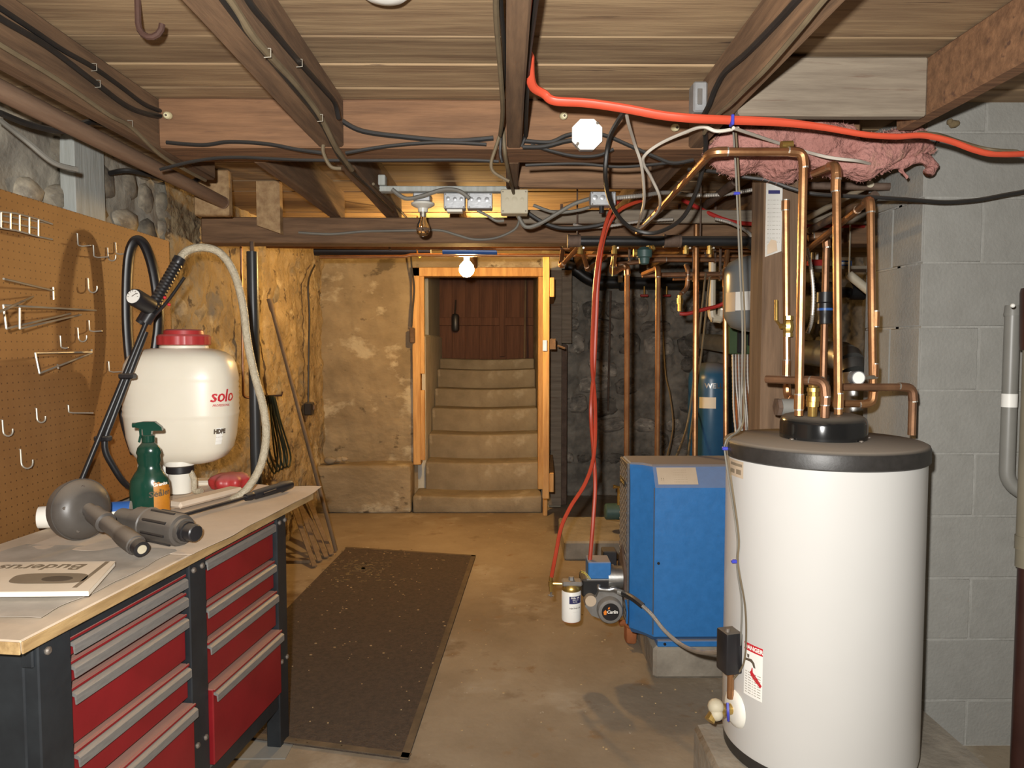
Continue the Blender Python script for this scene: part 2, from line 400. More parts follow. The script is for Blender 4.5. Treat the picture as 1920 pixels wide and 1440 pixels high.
# ================================================================ THE SETTING
rng = random.Random(7)
ZJ = 2.05; ZC = 2.21             # underside of joists, underside of ceiling boards
XW = -1.58                       # left wall
def slab(name, lo, hi, material, parent=None, **k):
    bm = nb(); box(bm, lo, hi, k.pop('bev', 0)); return mk(name, bm, material, parent, **k)
slab('floor', (-2, -1.8, -.08), (3.4, 6.9, 0), 'floor', kind='structure', label='dusty stained concrete basement floor')
ceil = slab('ceiling', (-2, -1.8, ZC + .026), (3.4, 6.9, ZC + .05), 'joist', kind='structure', label='underside of the wooden floor above')
bm = nb(); box(bm, (-2.7, -.094, -.011), (2.7, .094, .011), .004)
brd = mesh_of('ceiling_board', bm, 'boards')
y = -1.7
while y < 6.8:
    wd = rng.choice([.13, .19, .19, .235])
    inst('ceiling_board', brd, (.7 + rng.uniform(-.05, .05), y + wd / 2, ZC + .013 + rng.uniform(-.002, .003)), (0, 0, rng.uniform(-.001, .001)), (1, (wd - .005) / .19, 1), ceil)
    y += wd
# ---- rough walls
def rough_wall(name, p0, du, dv, nu, nv, amp, fr, material, seed, nrm, edge=.0, **k):
    bm = nb(); p0 = Vector(p0); du = Vector(du); dv = Vector(dv); nrm = Vector(nrm); V = []
    for i in range(nu + 1):
        for j in range(nv + 1):
            p = p0 + du * (i / nu) + dv * (j / nv)
            q = p * fr + Vector((seed, seed * 1.7, 0))
            d = noise.fractal(q, .8, 2.1, 5) * amp + noise.noise(q * .35) * amp * .8
            V.append(bm.verts.new(p + nrm * d))
    for i in range(nu):
        for j in range(nv):
            a = i * (nv + 1) + j
            bm.faces.new((V[a], V[a + nv + 1], V[a + nv + 2], V[a + 1]))
    return mk(name, bm, material, None, kind='structure', smooth=60, **k)
wl = rough_wall('wall_left', (XW - .03, -1.7, 0), (0, 5.2, 0), (0, 0, 2.26), 160, 70, .02, 5, 'mortar', 3, (1, 0, 0), label='rubble stone wall behind the pegboard')
wl2 = rough_wall('wall_left_rear', (XW + .0, 3.42, 0), (0, 3.0, 0), (0, 0, 2.26), 200, 150, .022, 8, 'plaster', 9, (1, 0, 0), label='pitted plastered wall lit by the bare bulb')
wb = rough_wall('wall_back', (XW - .05, 6.25, 0), (.86, 0, 0), (0, 0, 2.26), 60, 110, .012, 6, 'concrete_back', 5, (0, -1, 0), label='stained poured concrete wall beside the doorway')
wr = rough_wall('wall_back_right', (.42, 6.72, 0), (2.9, 0, 0), (0, 0, 2.26), 220, 150, .05, 6, 'mortar_dark', 21, (0, -1, 0), label='dark rubble stone wall behind the boiler')
slab('wall_front', (-2, -1.85, 0), (2.6, -1.7, 2.24), 'block', kind='structure', label='grey wall opposite the stairs')
slab('wall_right', (2.4, -1.8, 0), (2.5, 2.7, 2.24), 'block', kind='structure', label='grey side wall')
slab('wall_right_rear', (3.3, 2.4, 0), (3.4, 6.9, 2.24), 'mortar_dark', kind='structure', label='dark wall at the end of the boiler area')
slab('wall_stub', (.30, 6.25, 0), (.47, 6.85, 2.26), 'concrete_back', kind='structure', label='wall end at the hinge side of the doorway')
slab('wall_over_door', (-.82, 6.28, 2.06), (.5, 6.5, 2.26), 'concrete_back', kind='structure', label='strip of wall over the doorway')
# rubble stones set in the walls
stones = []
for s in range(7):
    t = nb(); bmesh.ops.create_icosphere(t, subdivisions=2, radius=1)
    for v in t.verts:
        d = 1 + .28 * noise.noise(v.co * 1.3 + Vector((s * 7.1, 0, 0))) + .10 * noise.noise(v.co * 3.3 + Vector((0, s * 5.3, 0)))
        c = v.co * d
        v.co = Vector([math.copysign(min(abs(a), .82), a) for a in c])
    stones.append(t)
st_l = [mesh_of('stone', t.copy(), 'stone', 50) for t in stones]
st_d = [mesh_of('stone', t, 'stone_dark', 50) for t in stones]
def lay_stones(parent, meshes, u0, u1, z0, z1, place, smin, smax, depth, skip=None, jit=.25):
    z = z0
    while z < z1:
        h = rng.uniform(smin, smax) * .8; u = u0 + rng.uniform(-.1, 0)
        while u < u1:
            wd = rng.uniform(smin, smax) * 1.25
            if rng.random() > .12:
                loc, base = place(u + wd / 2, z + h / 2 + rng.uniform(-jit, jit) * h * .5)
                if not (skip and skip(u + wd / 2, z + h / 2)):
                    r = rng.uniform(-.25, .25)
                    if base == 'x': inst('stone', rng.choice(meshes), loc, (r, 0, rng.uniform(-.1, .1)), (depth, wd * .53, h * .55), parent)
                    else: inst('stone', rng.choice(meshes), loc, (0, r, rng.uniform(-.1, .1)), (wd * .53, depth, h * .55), parent)
            u += wd
        z += h
lay_stones(wl, st_l, 1.55, 3.5, 1.72, 2.2, lambda u, z: (Vector((XW - .055, u, z)), 'x'), .10, .20, .06)
lay_stones(wl, st_l, 3.3, 3.6, .9, 1.75, lambda u, z: (Vector((XW - .05, u, z)), 'x'), .12, .2, .055)
lay_stones(wl2, st_l, 3.62, 6.1, .1, 1.98, lambda u, z: (Vector((XW - .045, u, z)), 'x'), .13, .26, .05, skip=lambda u, z: rng.random() > .14)
lay_stones(wr, st_d, .5, 2.9, .3, 1.95, lambda u, z: (Vector((u, 6.745, z)), 'y'), .13, .28, .075, skip=lambda u, z: rng.random() > .86)
# ---- grey concrete block wall at the right with its return
wbk = slab('wall_block', (1.4072, 2.4595, 0), (2.42, 2.62, 2.24), 'joint', kind='structure', label='grey concrete block wall behind the water heater')
box_bm = nb(); box(box_bm, (1.4072, 2.6, 0), (1.62, 2.838, 2.24)); mk('return_core', box_bm, 'joint', wbk)
CH = .2165
blk = {}
def block(u0, u1, z0, z1, face):
    key = (face, round(u1 - u0, 3), round(z1 - z0, 3))
    g = .0035
    if key not in blk:
        b = nb(); a = (u1 - u0) / 2 - g; c = (z1 - z0) / 2 - g
        box(b, (-a, -.02, -c) if face == 'y' else (-.02, -a, -c), (a, .02, c) if face == 'y' else (.02, a, c), .002)
        blk[key] = mesh_of('concrete_block', b, 'block')
    m = (u0 + u1) / 2; zc = (z0 + z1) / 2
    inst('concrete_block', blk[key], (m, 2.4775, zc) if face == 'y' else (1.4225, m, zc), parent=wbk)
z_ = 1.4 - (972 - 648) / F * 2.46 - 5 * CH
k_ = 0
z0 = z_
while z0 > .02: z0 -= CH
while z0 < 2.2:
    a, b = max(z0, 0.0), min(z0 + CH, 2.24)
    if b - a > .03:
        u = 1.405 + (.2 if k_ % 2 else .4)
        block(1.4045, u, a, b, 'y')
        while u < 2.39:
            block(u, min(u + .4, 2.42), a, b, 'y'); u += .4
        block(2.4585, 2.84 if k_ % 2 == 0 else 2.65, a, b, 'x')
        if k_ % 2: block(2.65, 2.84, a, b, 'x')
    z0 += CH; k_ += 1
# ---- concrete stairs and stairwell
st = thing('concrete_stairs', (-.2, 6.0, 0), 'worn concrete steps climbing through the doorway', 'stairs')
EDG = [(6.0, .147), (6.3, .385), (6.58, .60), (6.86, .81), (7.14, .98), (7.42, 1.16), (7.70, 1.264)]
for i, (Y, Z) in enumerate(EDG):
    Y1 = EDG[i + 1][0] if i < 6 else 8.05
    zb = 0 if i == 0 else EDG[i - 1][1] - .05
    xl, xr = (-.785, .295) if i == 0 else (-.712, .293)
    b = nb(); box(b, (xl, Y, zb), (xr, min(Y1 + .06, 8.0), Z), .018, seg=3)
    # worn hollow in each tread
    bmesh.ops.subdivide_edges(b, edges=[e for e in b.edges if abs(e.verts[0].co.x - e.verts[1].co.x) > .5], cuts=10)
    for v in b.verts:
        t = max(0, 1 - abs((v.co.x - (-.2)) / .45) ** 2)
        if v.co.z > Z - .03: v.co.z -= .014 * t
        v.co.y += .006 * noise.noise(v.co * 7)
    mk('step', b, 'stairs', st, smooth=50)
slab('wall_stair_left', (-.95, 6.37, 0), (-.715, 8.1, 1.50), 'stairwell', kind='structure', bev=.02, label='pale concrete cheek wall beside the steps')
b = nb(); box(b, (-.80, 6.9, 1.50), (-.74, 8.1, 2.3)); o = mk('wall_stair_upper', b, 'white_board', kind='structure', label='whitewashed boards above the cheek wall')
slab('wall_stair_right', (.295, 6.5, 0), (.38, 8.1, 2.3), 'concrete_back', kind='structure', label='wall on the hinge side of the stairs')
slab('ceiling_stair', (-.95, 6.3, 2.28), (.4, 8.2, 2.34), 'darkdoor', kind='structure', label='boarded lid over the stairwell')
bd = thing('bulkhead_door', (-.2, 8.05, 1.26), 'dark brown plank door closing the top of the stairs', 'door')
x = -.75
for i in range(7):
    wd = .15
    b = nb(); box(b, (x + .0006, 8.05 + rng.uniform(-.002, .002), 1.22), (x + wd - .0006, 8.08, 2.30), .0015); mk('plank', b, 'darkdoor', bd); x += wd
b = nb(); box(b, (-.75, 8.015, 1.62), (.3, 8.05, 1.71), .004); mk('rail', b, 'darkdoor', bd)
b = nb(); box(b, (-.08, 8.0, 1.28), (-.02, 8.045, 2.3), .004); mk('stile', b, 'darkdoor', bd)
sk = nb(); tube(sk, [(.19, 7.75, 1.262), (.21, 7.99, 2.2)], .012, 8); mk('wooden_pole', sk, 'stick', None, 'thin wooden pole standing at the top of the steps', 'pole')
cb = nb(); box(cb, (-.60, 7.9, 1.55), (-.52, 8.04, 1.75), .03, seg=2); tube(cb, [(-.56, 7.91, 1.75), (-.56, 8.04, 1.90)], .008, 6)
mk('hanging_bag', cb, 'black_plastic', None, 'dark bag hanging at the head of the steps', 'bag')
# curb left of the steps
b = nb(); box(b, (XW - .02, 6.0, 0), (-.80, 6.3, .40), .02, seg=2)
bmesh.ops.subdivide_edges(b, edges=list(b.edges), cuts=5, use_grid_fill=True)
for v in b.verts: v.co += Vector((0, .012 * noise.noise(v.co * 5), .012 * noise.noise(v.co * 6 + Vector((3, 0, 0)))))
mk('concrete_curb', b, 'concrete_back', None, 'low concrete ledge at the foot of the back wall', 'ledge', smooth=50)
# ---- doorway trim and open door
t1 = thing('trim_1', (-.72, 6.2, .38), None, None, kind='structure')
for (lo, hi, nm) in (((-.80, 6.17, .38), (-.735, 6.30, 2.06), 'jamb'), ((-.80, 6.17, 1.985), (.34, 6.30, 2.06), 'lintel')):
    b = nb(); box(b, lo, hi, .004); mk(nm, b, 'pine', t1)
for (z0_, z1_) in ((.42, 1.02), (1.16, 1.985)):
    b = nb(); box(b, (-.735, 6.175, z0_), (-.70, 6.21, z1_), .003); mk('door_stop', b, 'pine', t1)
b = nb(); box(b, (.27, 6.2, .16), (.34, 6.36, 2.0), .004); mk('jamb', b, 'pine', t1)
dr = thing('door_1', (.30, 5.7, .2), 'open plank door seen edge on beside the steps', None, kind='structure')
a0 = WY(1023, 700, 5.25); a1 = Vector((.335, 6.18, 0)); dd = Vector((a1.x - a0.x, a1.y - a0.y, 0)); Ld = dd.length; dd.normalize()
Md = AX((a0.x, a0.y, 0), (0, 0, 1), dd)
for i in range(5):
    b = nb(); box(b, (i * Ld / 5 + .002, -.028, .28), ((i + 1) * Ld / 5 - .002, .02, 2.045), .004, Md); mk('plank', b, 'pine', dr)
for zz in (.33, 1.75):
    b = nb(); box(b, (.0, -.062, zz), (Ld * .97, -.029, zz + .14), .004, Md); mk('batten', b, 'pine', dr)
b = nb(); box(b, (.006, -.075, 1.37), (.06, -.03, 1.45), .004, Md); tube(b, [Md @ Vector((.02, -.085, 1.40)), Md @ Vector((.02, -.14, 1.38))], .008, 6)
lt = mk('latch', b, 'rust_iron', dr)
b = nb(); box(b, (-.004, -.01, 1.36), (.012, .022, 1.44), .002, Md); mk('strike_plate', b, 'box_metal', lt)
b = nb(); box(b, (.30, 5.9, .0), (.335, 6.0, .46), .004); mk('timber_offcut', b, 'pine', None, 'short pine board standing at the foot of the open door', 'board')
# vertical grey boards on the wall end right of the door
b = nb(); box(b, (.36, 6.19, .02), (.47, 6.245, 2.04), .004); box(b, (.47, 6.2, 1.42), (.555, 6.26, 2.04), .004)
gb = mk('wall_board', b, 'greyplank', None, 'weathered grey boards fixed to the wall behind the open door', 'board')
b = nb(); box(b, (.47, 6.22, .02), (.52, 6.26, 1.41), .004); mk('lower_board', b, 'rust_iron', gb)

# ================================================================ TIMBER OVERHEAD
def beam(name, lo, hi, material, label, cat='joist', bev=.006, cuts=8, axis=1, amp=.004, group=None):
    b = nb(); box(b, lo, hi, bev)
    L_ = hi[axis] - lo[axis]
    bmesh.ops.subdivide_edges(b, edges=[e for e in b.edges if abs(e.verts[0].co[axis] - e.verts[1].co[axis]) > L_ * .6], cuts=cuts)
    for v in b.verts:
        v.co += Vector((amp * noise.noise(v.co * 2.1), amp * noise.noise(v.co * 2.3 + Vector((4, 0, 0))), amp * noise.noise(v.co * 1.9 + Vector((0, 7, 0)))))
    return mk(name, b, material, None, label, cat, group)
JN = [(-1.20, -1.145, 2.9, 'outer joist beside the stone wall carrying three black cables'),
      (-.618, -.533, 2.425, 'wide joist with a pale flat cable along its edge'),
      (.0, .048, 2.425, 'narrow joist running overhead through the middle of the room'),
      (.598, .645, 2.425, 'joist carrying the small grey handy box'),
      (1.18, 1.235, 2.23, 'reddish joist next to the grey block wall')]
for (x0, x1, ye, lb) in JN:
    beam('ceiling_joist', (x0, -1.69, ZJ), (x1, ye, ZC + .001), 'joist' if x0 < 1.1 else 'header', lb, group='joists overhead')
beam('header_beam', (-1.144, 2.43, ZJ), (1.17, 2.62, ZC + .001), 'header', 'reddish header beam across the ceiling with the white octagonal cover', 'beam', axis=0)
beam('blocking_board', (.648, 2.06, ZJ - .008), (1.178, 2.10, ZC - .003), 'greyplank', 'pale grey blocking board above the pink insulation', 'board', axis=0)
JF = [(-.90, -.85, 'orange lit joist behind the header at the wall end'), (-.618, -.553, 'joist beyond the header beside the bare clear bulb'),
      (.0, .048, 'joist beyond the header ending over the cream box'), (.598, .645, 'joist beyond the header above the black manifold'),
      (1.20, 1.25, 'joist beyond the header above the post'), (-.30, -.25, 'joist deep over the bare lit bulb')]
for i, (x0, x1, lb) in enumerate(JF):
    beam('ceiling_joist', (x0, 2.625 if i < 5 else 3.86, ZJ), (x1, 3.87 if i < 3 else 6.6, ZC + .001), 'joist', lb, group='joists overhead')
beam('carrying_beam', (-1.54, 3.70, 1.918), (1.9, 3.85, 2.047), 'joist_x', 'dark carrying beam with a grey cable stapled along it', 'beam', axis=0)
beam('blocking_board', (.05, 3.02, ZJ), (.597, 3.06, ZC - .003), 'joist_x', 'brown blocking board behind the header above the square steel box', 'board', axis=0)
beam('weathered_plank', (.06, 3.50, 1.985), (1.75, 3.54, 2.048), 'greyplank', 'long weathered grey plank behind the manifold', 'board', axis=0)
beam('weathered_plank', (.30, 4.0, 1.94), (2.2, 4.04, 2.04), 'greyplank', 'second weathered plank farther back above the pipes', 'board', axis=0)
# scab boards hanging by the wall
o1 = beam('scab_board', (-1.436, 3.38, 2.0), (-1.275, 3.43, ZC - .001), 'pine_y', 'square cut pale board holding the end of the brown pole', 'board', axis=0, cuts=2)
b = nb(); A = WY(480, 340, 3.62)
prism(b, [(0, 0), (.115, 0), (.115, -.255), (0, -.215)], .045, AX((A.x, 3.665, ZC - .003), (0, -1, 0), (1, 0, 0)))
mk('scab_board', b, 'pine_y', None, 'board with a slanted lower end hanging before the carrying beam', 'board')
# brown round pole
b = nb(); p0 = Vector((-1.30, -.9, 2.055)); p1 = Vector((-1.30, 3.37, 2.055)); tube(b, [p0, p1], .0275, 16)
pl = mk('round_pole', b, 'pole', None, 'long brown round pole slung beside the outer joist', 'pole')
b = nb(); tube(b, [p1 - Vector((0, .006, 0)), p1 + Vector((0, .004, 0))], .029, 16); mk('end_cap', b, 'pole', pl)
# white painted board on the stone wall
b = nb(); q0 = WX(147, 300, XW + .05); q1 = WX(203, 300, XW + .05)
box(b, (XW - .02, q0.y, 1.0), (XW + .035, q1.y, 2.2), .004); mk('wall_stud', b, 'white_board', None, 'whitewashed upright board above the pegboard on the stone wall', 'board')
# wooden post
b = nb(); box(b, (.872, 2.475, 0), (1.008, 2.61, ZJ), .008); po = mk('wooden_post', b, 'post', None, 'square brown wooden post behind the water heater', 'post')
# white mounting strip between the joists
b = nb(); box(b, (-.532, 3.07, ZJ - .006), (.04, 3.12, ZJ + .016), .003); ms = mk('mounting_strip', b, 'white_board', None, 'pale wooden strip carrying the lamp holder and electrical boxes', 'strip')
b = nb(); box(b, (-.535, 3.06, ZJ + .018), (-.505, 3.11, ZJ + .06), .003); mk('end_block', b, 'white_board', ms)
# rust hook in the ceiling boards, round white fixture
c = WZ(262, 0, ZC); b = nb()
P = [(c.x - .005, c.y, ZC)] + [(c.x - .005 + .028 * (1 - math.cos(t)), c.y, ZC - .055 - .03 * math.sin(t)) for t in [i * PI / 7 for i in range(0, 8)]]
tube(b, P, .0075, 8); mk('rusty_hook', b, 'rust_hook', None, 'rusty iron hook hanging from the ceiling boards', 'hook')
c = WZ(722, -8, 2.17); b = nb()
lathe(b, [(.066, 0), (.066, -.012), (.06, -.03), (.045, -.042), (.02, -.047)], 32, Matrix.Translation((c.x, c.y, ZC)))
rf = mk('round_fixture', b, 'white_paint', None, 'round white fixture on the ceiling boards', 'fixture')
b = nb(); lathe(b, [(.069, 0), (.069, -.006)], 32, Matrix.Translation((c.x, c.y, ZC))); mk('mounting_ring', b, 'porcelain', rf)
# ---- pink insulation
top = [(1325, 285), (1338, 250), (1362, 224), (1400, 215), (1480, 214), (1555, 212), (1580, 228), (1605, 244), (1640, 238), (1700, 224), (1722, 228), (1738, 245), (1745, 275)]
bot = [(1325, 300), (1345, 326), (1375, 335), (1430, 322), (1470, 335), (1520, 345), (1580, 338), (1640, 326), (1690, 310), (1720, 310), (1745, 290)]
def ip(tab, x):
    for (a, b_) in zip(tab, tab[1:]):
        if a[0] <= x <= b_[0]: return a[1] + (b_[1] - a[1]) * (x - a[0]) / (b_[0] - a[0])
    return tab[-1][1]
b = nb(); NU, NV = 150, 64; R = []
YI = 2.33
for i in range(NU + 1):
    px = 1325 + 420 * i / NU
    t_ = WY(px, ip(top, px), YI); b0 = WY(px, ip(bot, px), YI); c = (t_ + b0) / 2; hh = (t_.z - b0.z) / 2
    e = min(1, 6 * i / NU, 6 * (NU - i) / NU) ** .5
    ring = []
    for j in range(NV):
        a = 2 * PI * j / NV
        p = Vector((c.x, c.y + .085 * e * math.copysign(abs(math.sin(a)) ** .8, math.sin(a)), c.z + hh * math.copysign(abs(math.cos(a)) ** .8, math.cos(a))))
        n_ = Vector((0, math.sin(a), math.cos(a)))
        d = .030 * noise.turbulence(p * 10, 2, False) + .005 * noise.noise(p * 40) + .022 * noise.noise(p * 6) - .02
        ring.append(b.verts.new(p + n_ * d * (.3 + .7 * e) + Vector((.02 * noise.noise(p * 22 + Vector((9, 0, 0))), 0, 0))))
    R.append(ring)
for i in range(NU):
    for j in range(NV): b.faces.new((R[i][j], R[i][(j + 1) % NV], R[i + 1][(j + 1) % NV], R[i + 1][j]))
b.faces.new(R[0]); b.faces.new(R[-1])
b.normal_update(); R_co = [(v.co.copy(), v.normal.copy()) for v in b.verts]
ins = mk('insulation_batt', b, 'insulation', None, 'torn pink fibreglass insulation stuffed under the blocking board', 'insulation', smooth=180)
def tuft(pts, rs, nm, seed):
    b = nb(); P = spl(PXL(pts), 8); n_ = len(P)
    rr = [rs[0] + (rs[1] - rs[0]) * i / (n_ - 1) for i in range(n_)]
    tube(b, P, rr, 14)
    for v in b.verts: v.co += v.co.normalized() * 0 + Vector([.012 * noise.noise(v.co * 30 + Vector((seed, i * 5, 0))) for i in range(3)])
    mk(nm, b, 'insulation', ins, smooth=180)
fb = nb(); frng = random.Random(3)
for i in range(5000):
    ri = R_co[frng.randrange(len(R_co))]; p, n_ = ri
    t1_ = Vector((frng.uniform(-1, 1), frng.uniform(-1, 1), frng.uniform(-1, 1))) * .02
    q_ = p + n_ * frng.uniform(.002, .012); 
    w_ = Vector((frng.uniform(-1, 1), frng.uniform(-1, 1), frng.uniform(-1, 1))).normalized() * .0005
    a_ = [fb.verts.new(x_) for x_ in (p - t1_ * .5 - w_, p - t1_ * .5 + w_, q_ + w_, q_ - w_, q_ + t1_ * .6 + w_, q_ + t1_ * .6 - w_)]
    fb.faces.new((a_[0], a_[1], a_[2], a_[3])); fb.faces.new((a_[3], a_[2], a_[4], a_[5]))
mk('loose_fibres', fb, 'fibre', ins, kind='stuff', smooth=0)
tuft([(1650, 312, 2.33), (1690, 305, 2.32), (1725, 298, 2.32), (1748, 312, 2.32), (1738, 326, 2.32)], (.022, .016), 'tuft', 2)
tuft([(1692, 312, 2.32), (1690, 322, 2.32), (1698, 336, 2.32)], (.010, .004), 'tuft', 5)
# ================================================================ BARE LIT BULB (lamp of the room)
lb = WY(875, 505, 4.77)
lp = thing('ceiling_lamp', (lb.x, 4.77, 2.05), 'bare glowing light bulb hanging before the stairs', 'lamp')
b = nb(); T = Matrix.Translation((lb.x, 4.77, lb.z))
lathe(b, [(.004, -.051), (.026, -.044), (.043, -.026), (.05, 0), (.043, .026), (.028, .044), (.017, .056), (.015, .062)], 24, T)
mk('bulb', b, 'bulb_glow', lp)
b = nb(); lathe(b, [(.0165, .062), (.018, .064), (.02, .085), (.045, .10), (.05, .118)], 24, T); mk('socket', b, 'porcelain', lp)
b = nb(); box(b, (lb.x - .05, 4.72, lb.z + .119), (lb.x + .05, 4.82, lb.z + .155), .004); mk('junction_box', b, 'box_metal', lp)
b = nb(); box(b, (-.31, 4.74, lb.z + .156), (lb.x + .30, 4.80, 2.05), .003); mk('lamp_board', b, 'pine', lp)

# ================================================================ FLOOR MAT
def quadbox(name, c4, z0, z1, material, parent=None, bev=.003, **k):
    b = nb(); lo = [b.verts.new((p.x, p.y, z0)) for p in c4]; hi = [b.verts.new((p.x, p.y, z1)) for p in c4]
    b.faces.new(lo[::-1]); b.faces.new(hi)
    for i in range(4): b.faces.new((lo[i], lo[(i + 1) % 4], hi[(i + 1) % 4], hi[i]))
    if bev: bmesh.ops.bevel(b, geom=list(b.edges), offset=bev, segments=1, affect='EDGES')
    return mk(name, b, material, parent, **k)
m4 = [WZ(650, 1028, 0), WZ(892, 1044, 0), WZ(766, 1427, 0)]
m4.append(m4[0] + (m4[2] - m4[1]))
fm = quadbox('floor_mat', m4, .001, .009, 'mat_rubber', label='long dark brown rubber mat strewn with chips', cat='mat')
for i, j in ((1, 2), (2, 3), (0, 1)):
    d = (m4[j] - m4[i]).normalized(); n_ = Vector((-d.y, d.x, 0)); n_ = n_ if (m4[(j + 1) % 4] - m4[i]).dot(n_) > 0 else -n_
    quadbox('edge_strip', [m4[i], m4[j], m4[j] + n_ * .028, m4[i] + n_ * .028], .0085, .0115, 'mat_edge', fm, 0)
b = nb()
cc = (m4[0] * .62 + m4[1] * .25 + m4[3] * .13)
for i in range(260):     # spilt sawdust near the far corner
    r_ = abs(rng.gauss(0, .17)); a = rng.uniform(0, 2 * PI); p = cc + Vector((r_ * math.cos(a) * 1.1, r_ * math.sin(a) * 1.5 - .12, 0))
    if p.x > m4[0].x - .05 and p.y < m4[0].y:
        s = rng.uniform(.002, .006); box(b, (p.x - s * 1.8, p.y - s, .009), (p.x + s * 1.8, p.y + s, .011), 0, None)
mk('sawdust', b, 'straw', fm, kind='stuff', smooth=0)
b = nb()
for i in range(150):
    u, v = rng.random(), rng.random(); p = m4[0] + (m4[1] - m4[0]) * u + (m4[3] - m4[0]) * v
    s = rng.choice([.0015, .0018, .002, .0035]); box(b, (p.x - s * rng.uniform(1, 2), p.y - s, .009), (p.x + s, p.y + s, .0115))
mk('wood_chips', b, 'chips', fm, kind='stuff', smooth=0)
b = nb()
for i in range(160):
    p = Vector((rng.uniform(-.3, 1.0), rng.uniform(2.4, 5.6), 0)); s = rng.choice([.0015, .002, .003]); box(b, (p.x - s * 1.5, p.y - s, 0), (p.x + s, p.y + s, .003))
mk('floor_debris', b, 'chips', None, 'small chips scattered over the concrete floor', 'debris', kind='stuff', smooth=0)

# ================================================================ WORKBENCH
BO = Vector((-.93, 1.35, 0)); BU = Vector((.128, .992, 0)).normalized(); BV = Vector((-BU.y, BU.x, 0))
MBN = Matrix((BU, BV, Vector((0, 0, 1)))).transposed().to_4x4(); MBN.translation = BO
def BW(u, v, z): return MBN @ Vector((u, v, z))
wbn = thing('workbench', BW(.6, .3, 0), 'black steel workbench with red drawers under a pegboard', 'workbench')
def bb(name, lo, hi, m, parent=wbn, bev=.003, **k):
    b = nb(); box(b, lo, hi, bev, MBN); return mk(name, b, m, parent, **k)
ZT = .842
tp = bb('worktop', (0, -.012, ZT - .026), (1.40, .585, ZT), 'worktop', bev=.006)
bb('front_edge', (0.0, -.0165, ZT - .025), (1.40, -.0125, ZT - .001), 'worktop_edge', tp, bev=.001)
bb('end_edge', (-.0045, -.013, ZT - .025), (-.0005, .585, ZT - .001), 'worktop_edge', tp, bev=.001)
bb('top_rail', (.05, .008, .765), (1.19, .035, ZT - .027), 'bench_black')
for (u0, u1) in ((.055, .145), (.585, .668), (1.118, 1.19)):
    p_ = bb('post', (u0, .0, .0 if u0 != .585 else .1), (u1, .05, ZT - .028 if u0 != .585 else .815), 'bench_black')
    for zz in (.79, .3):
        for du in ((.025,) if u0 < .1 else (.02, .062)):
            b = nb(); lathe(b, [(.0085, 0), (.0085, .003), (.005, .006)], 12, AX(BW(u0 + du, .0, zz), -BV)); mk('bolt', b, 'bolt', p_)
bb('post', (.055, .53, .0), (.12, .58, ZT - .028), 'bench_black'); bb('post', (1.12, .53, .0), (1.19, .58, ZT - .028), 'bench_black')
bb('end_panel', (.052, .03, .15), (.075, .56, ZT - .029), 'bench_black')
bb('cabinet_body', (.10, .055, .17), (1.16, .55, .76), 'bench_black')
bb('bottom_rail', (.14, .004, .14), (1.12, .04, .197), 'bench_black')
def drawer(u0, u1, z0, z1, out=0.0):
    d = bb('drawer', (u0 + .003, .012 - out, z0 + .003), (u1 - .003, .054, z1 - .003), 'drawer_red')
    # rolled lip and aluminium pull
    bb('lip', (u0 + .003, .006 - out, z1 - .010), (u1 - .003, .012 - out, z1 - .003), 'drawer_red', d, .001)
    b = nb()
    prism(b, [(0, 0), (-.010, -.002), (-.014, -.006), (-.014, -.026), (-.011, -.026), (-.009, -.010), (0, -.007)], u1 - u0 - .012,
          Matrix.Translation(Vector((0, 0, 0))) @ AX(BW(u0 + .006, .012 - out, z1 - .013), BU, BV))
    mk('pull', b, 'alu', d)
    return d
for (z0, z1, o_) in ((.742, .79, 0), (.685, .739, 0), (.548, .681, 0), (.443, .545, .004), (.20, .436, .02)): drawer(.147, .583, z0, z1, o_)
for (z0, z1, o_) in ((.672, .806, 0), (.567, .668, .0), (.435, .563, .006), (.20, .428, .022)): drawer(.67, 1.116, z0, z1, o_)
b = nb(); q = WZ(500, 1408, .001); box(b, (q.x - .12, q.y - .05, .0), (q.x + .08, q.y + .12, .004)); mk('metal_plate', b, 'pvc_grey', None, 'flat grey plate on the floor under the workbench leg', 'plate')

# things lying on the bench -------------------------------------------------
# kraft paper sheet with a curled far edge
def sheet(fn, NU, NV, th):
    b = nb(); G = []
    for k in (0, 1):
        G.append([[b.verts.new(fn(i / NU, j / NV) - Vector((0, 0, th * k))) for j in range(NV + 1)] for i in range(NU + 1)])
    for k, g in enumerate(G):
        for i in range(NU):
            for j in range(NV):
                q = (g[i][j], g[i + 1][j], g[i + 1][j + 1], g[i][j + 1]); b.faces.new(q if k == 0 else q[::-1])
    A, B = G
    for i in range(NU):
        b.faces.new((A[i][0], B[i][0], B[i + 1][0], A[i + 1][0])); b.faces.new((A[i + 1][NV], B[i + 1][NV], B[i][NV], A[i][NV]))
    for j in range(NV):
        b.faces.new((A[0][j + 1], B[0][j + 1], B[0][j], A[0][j])); b.faces.new((A[NU][j], B[NU][j], B[NU][j + 1], A[NU][j + 1]))
    return b
def f_kraft(i, j):
    u = .56 + .90 * i; v = -.028 + .50 * j
    if j == 0: v += .012 * noise.noise(Vector((u * 6, 0, 0)))
    if i == 1: u += .03 * noise.noise(Vector((v * 9, 3, 0)))
    return BW(u, v, ZT + .003 + .0025 * (1 + noise.noise(Vector((u * 5, v * 6, 1)))) + max(0, u - 1.38) * .10 * (1 + noise.noise(Vector((v * 6, 1, 8)))))
mk('paper_sheet', sheet(f_kraft, 36, 18, .0012), 'kraft', None, 'tan kraft paper sheet covering the far part of the bench', 'paper', smooth=40)
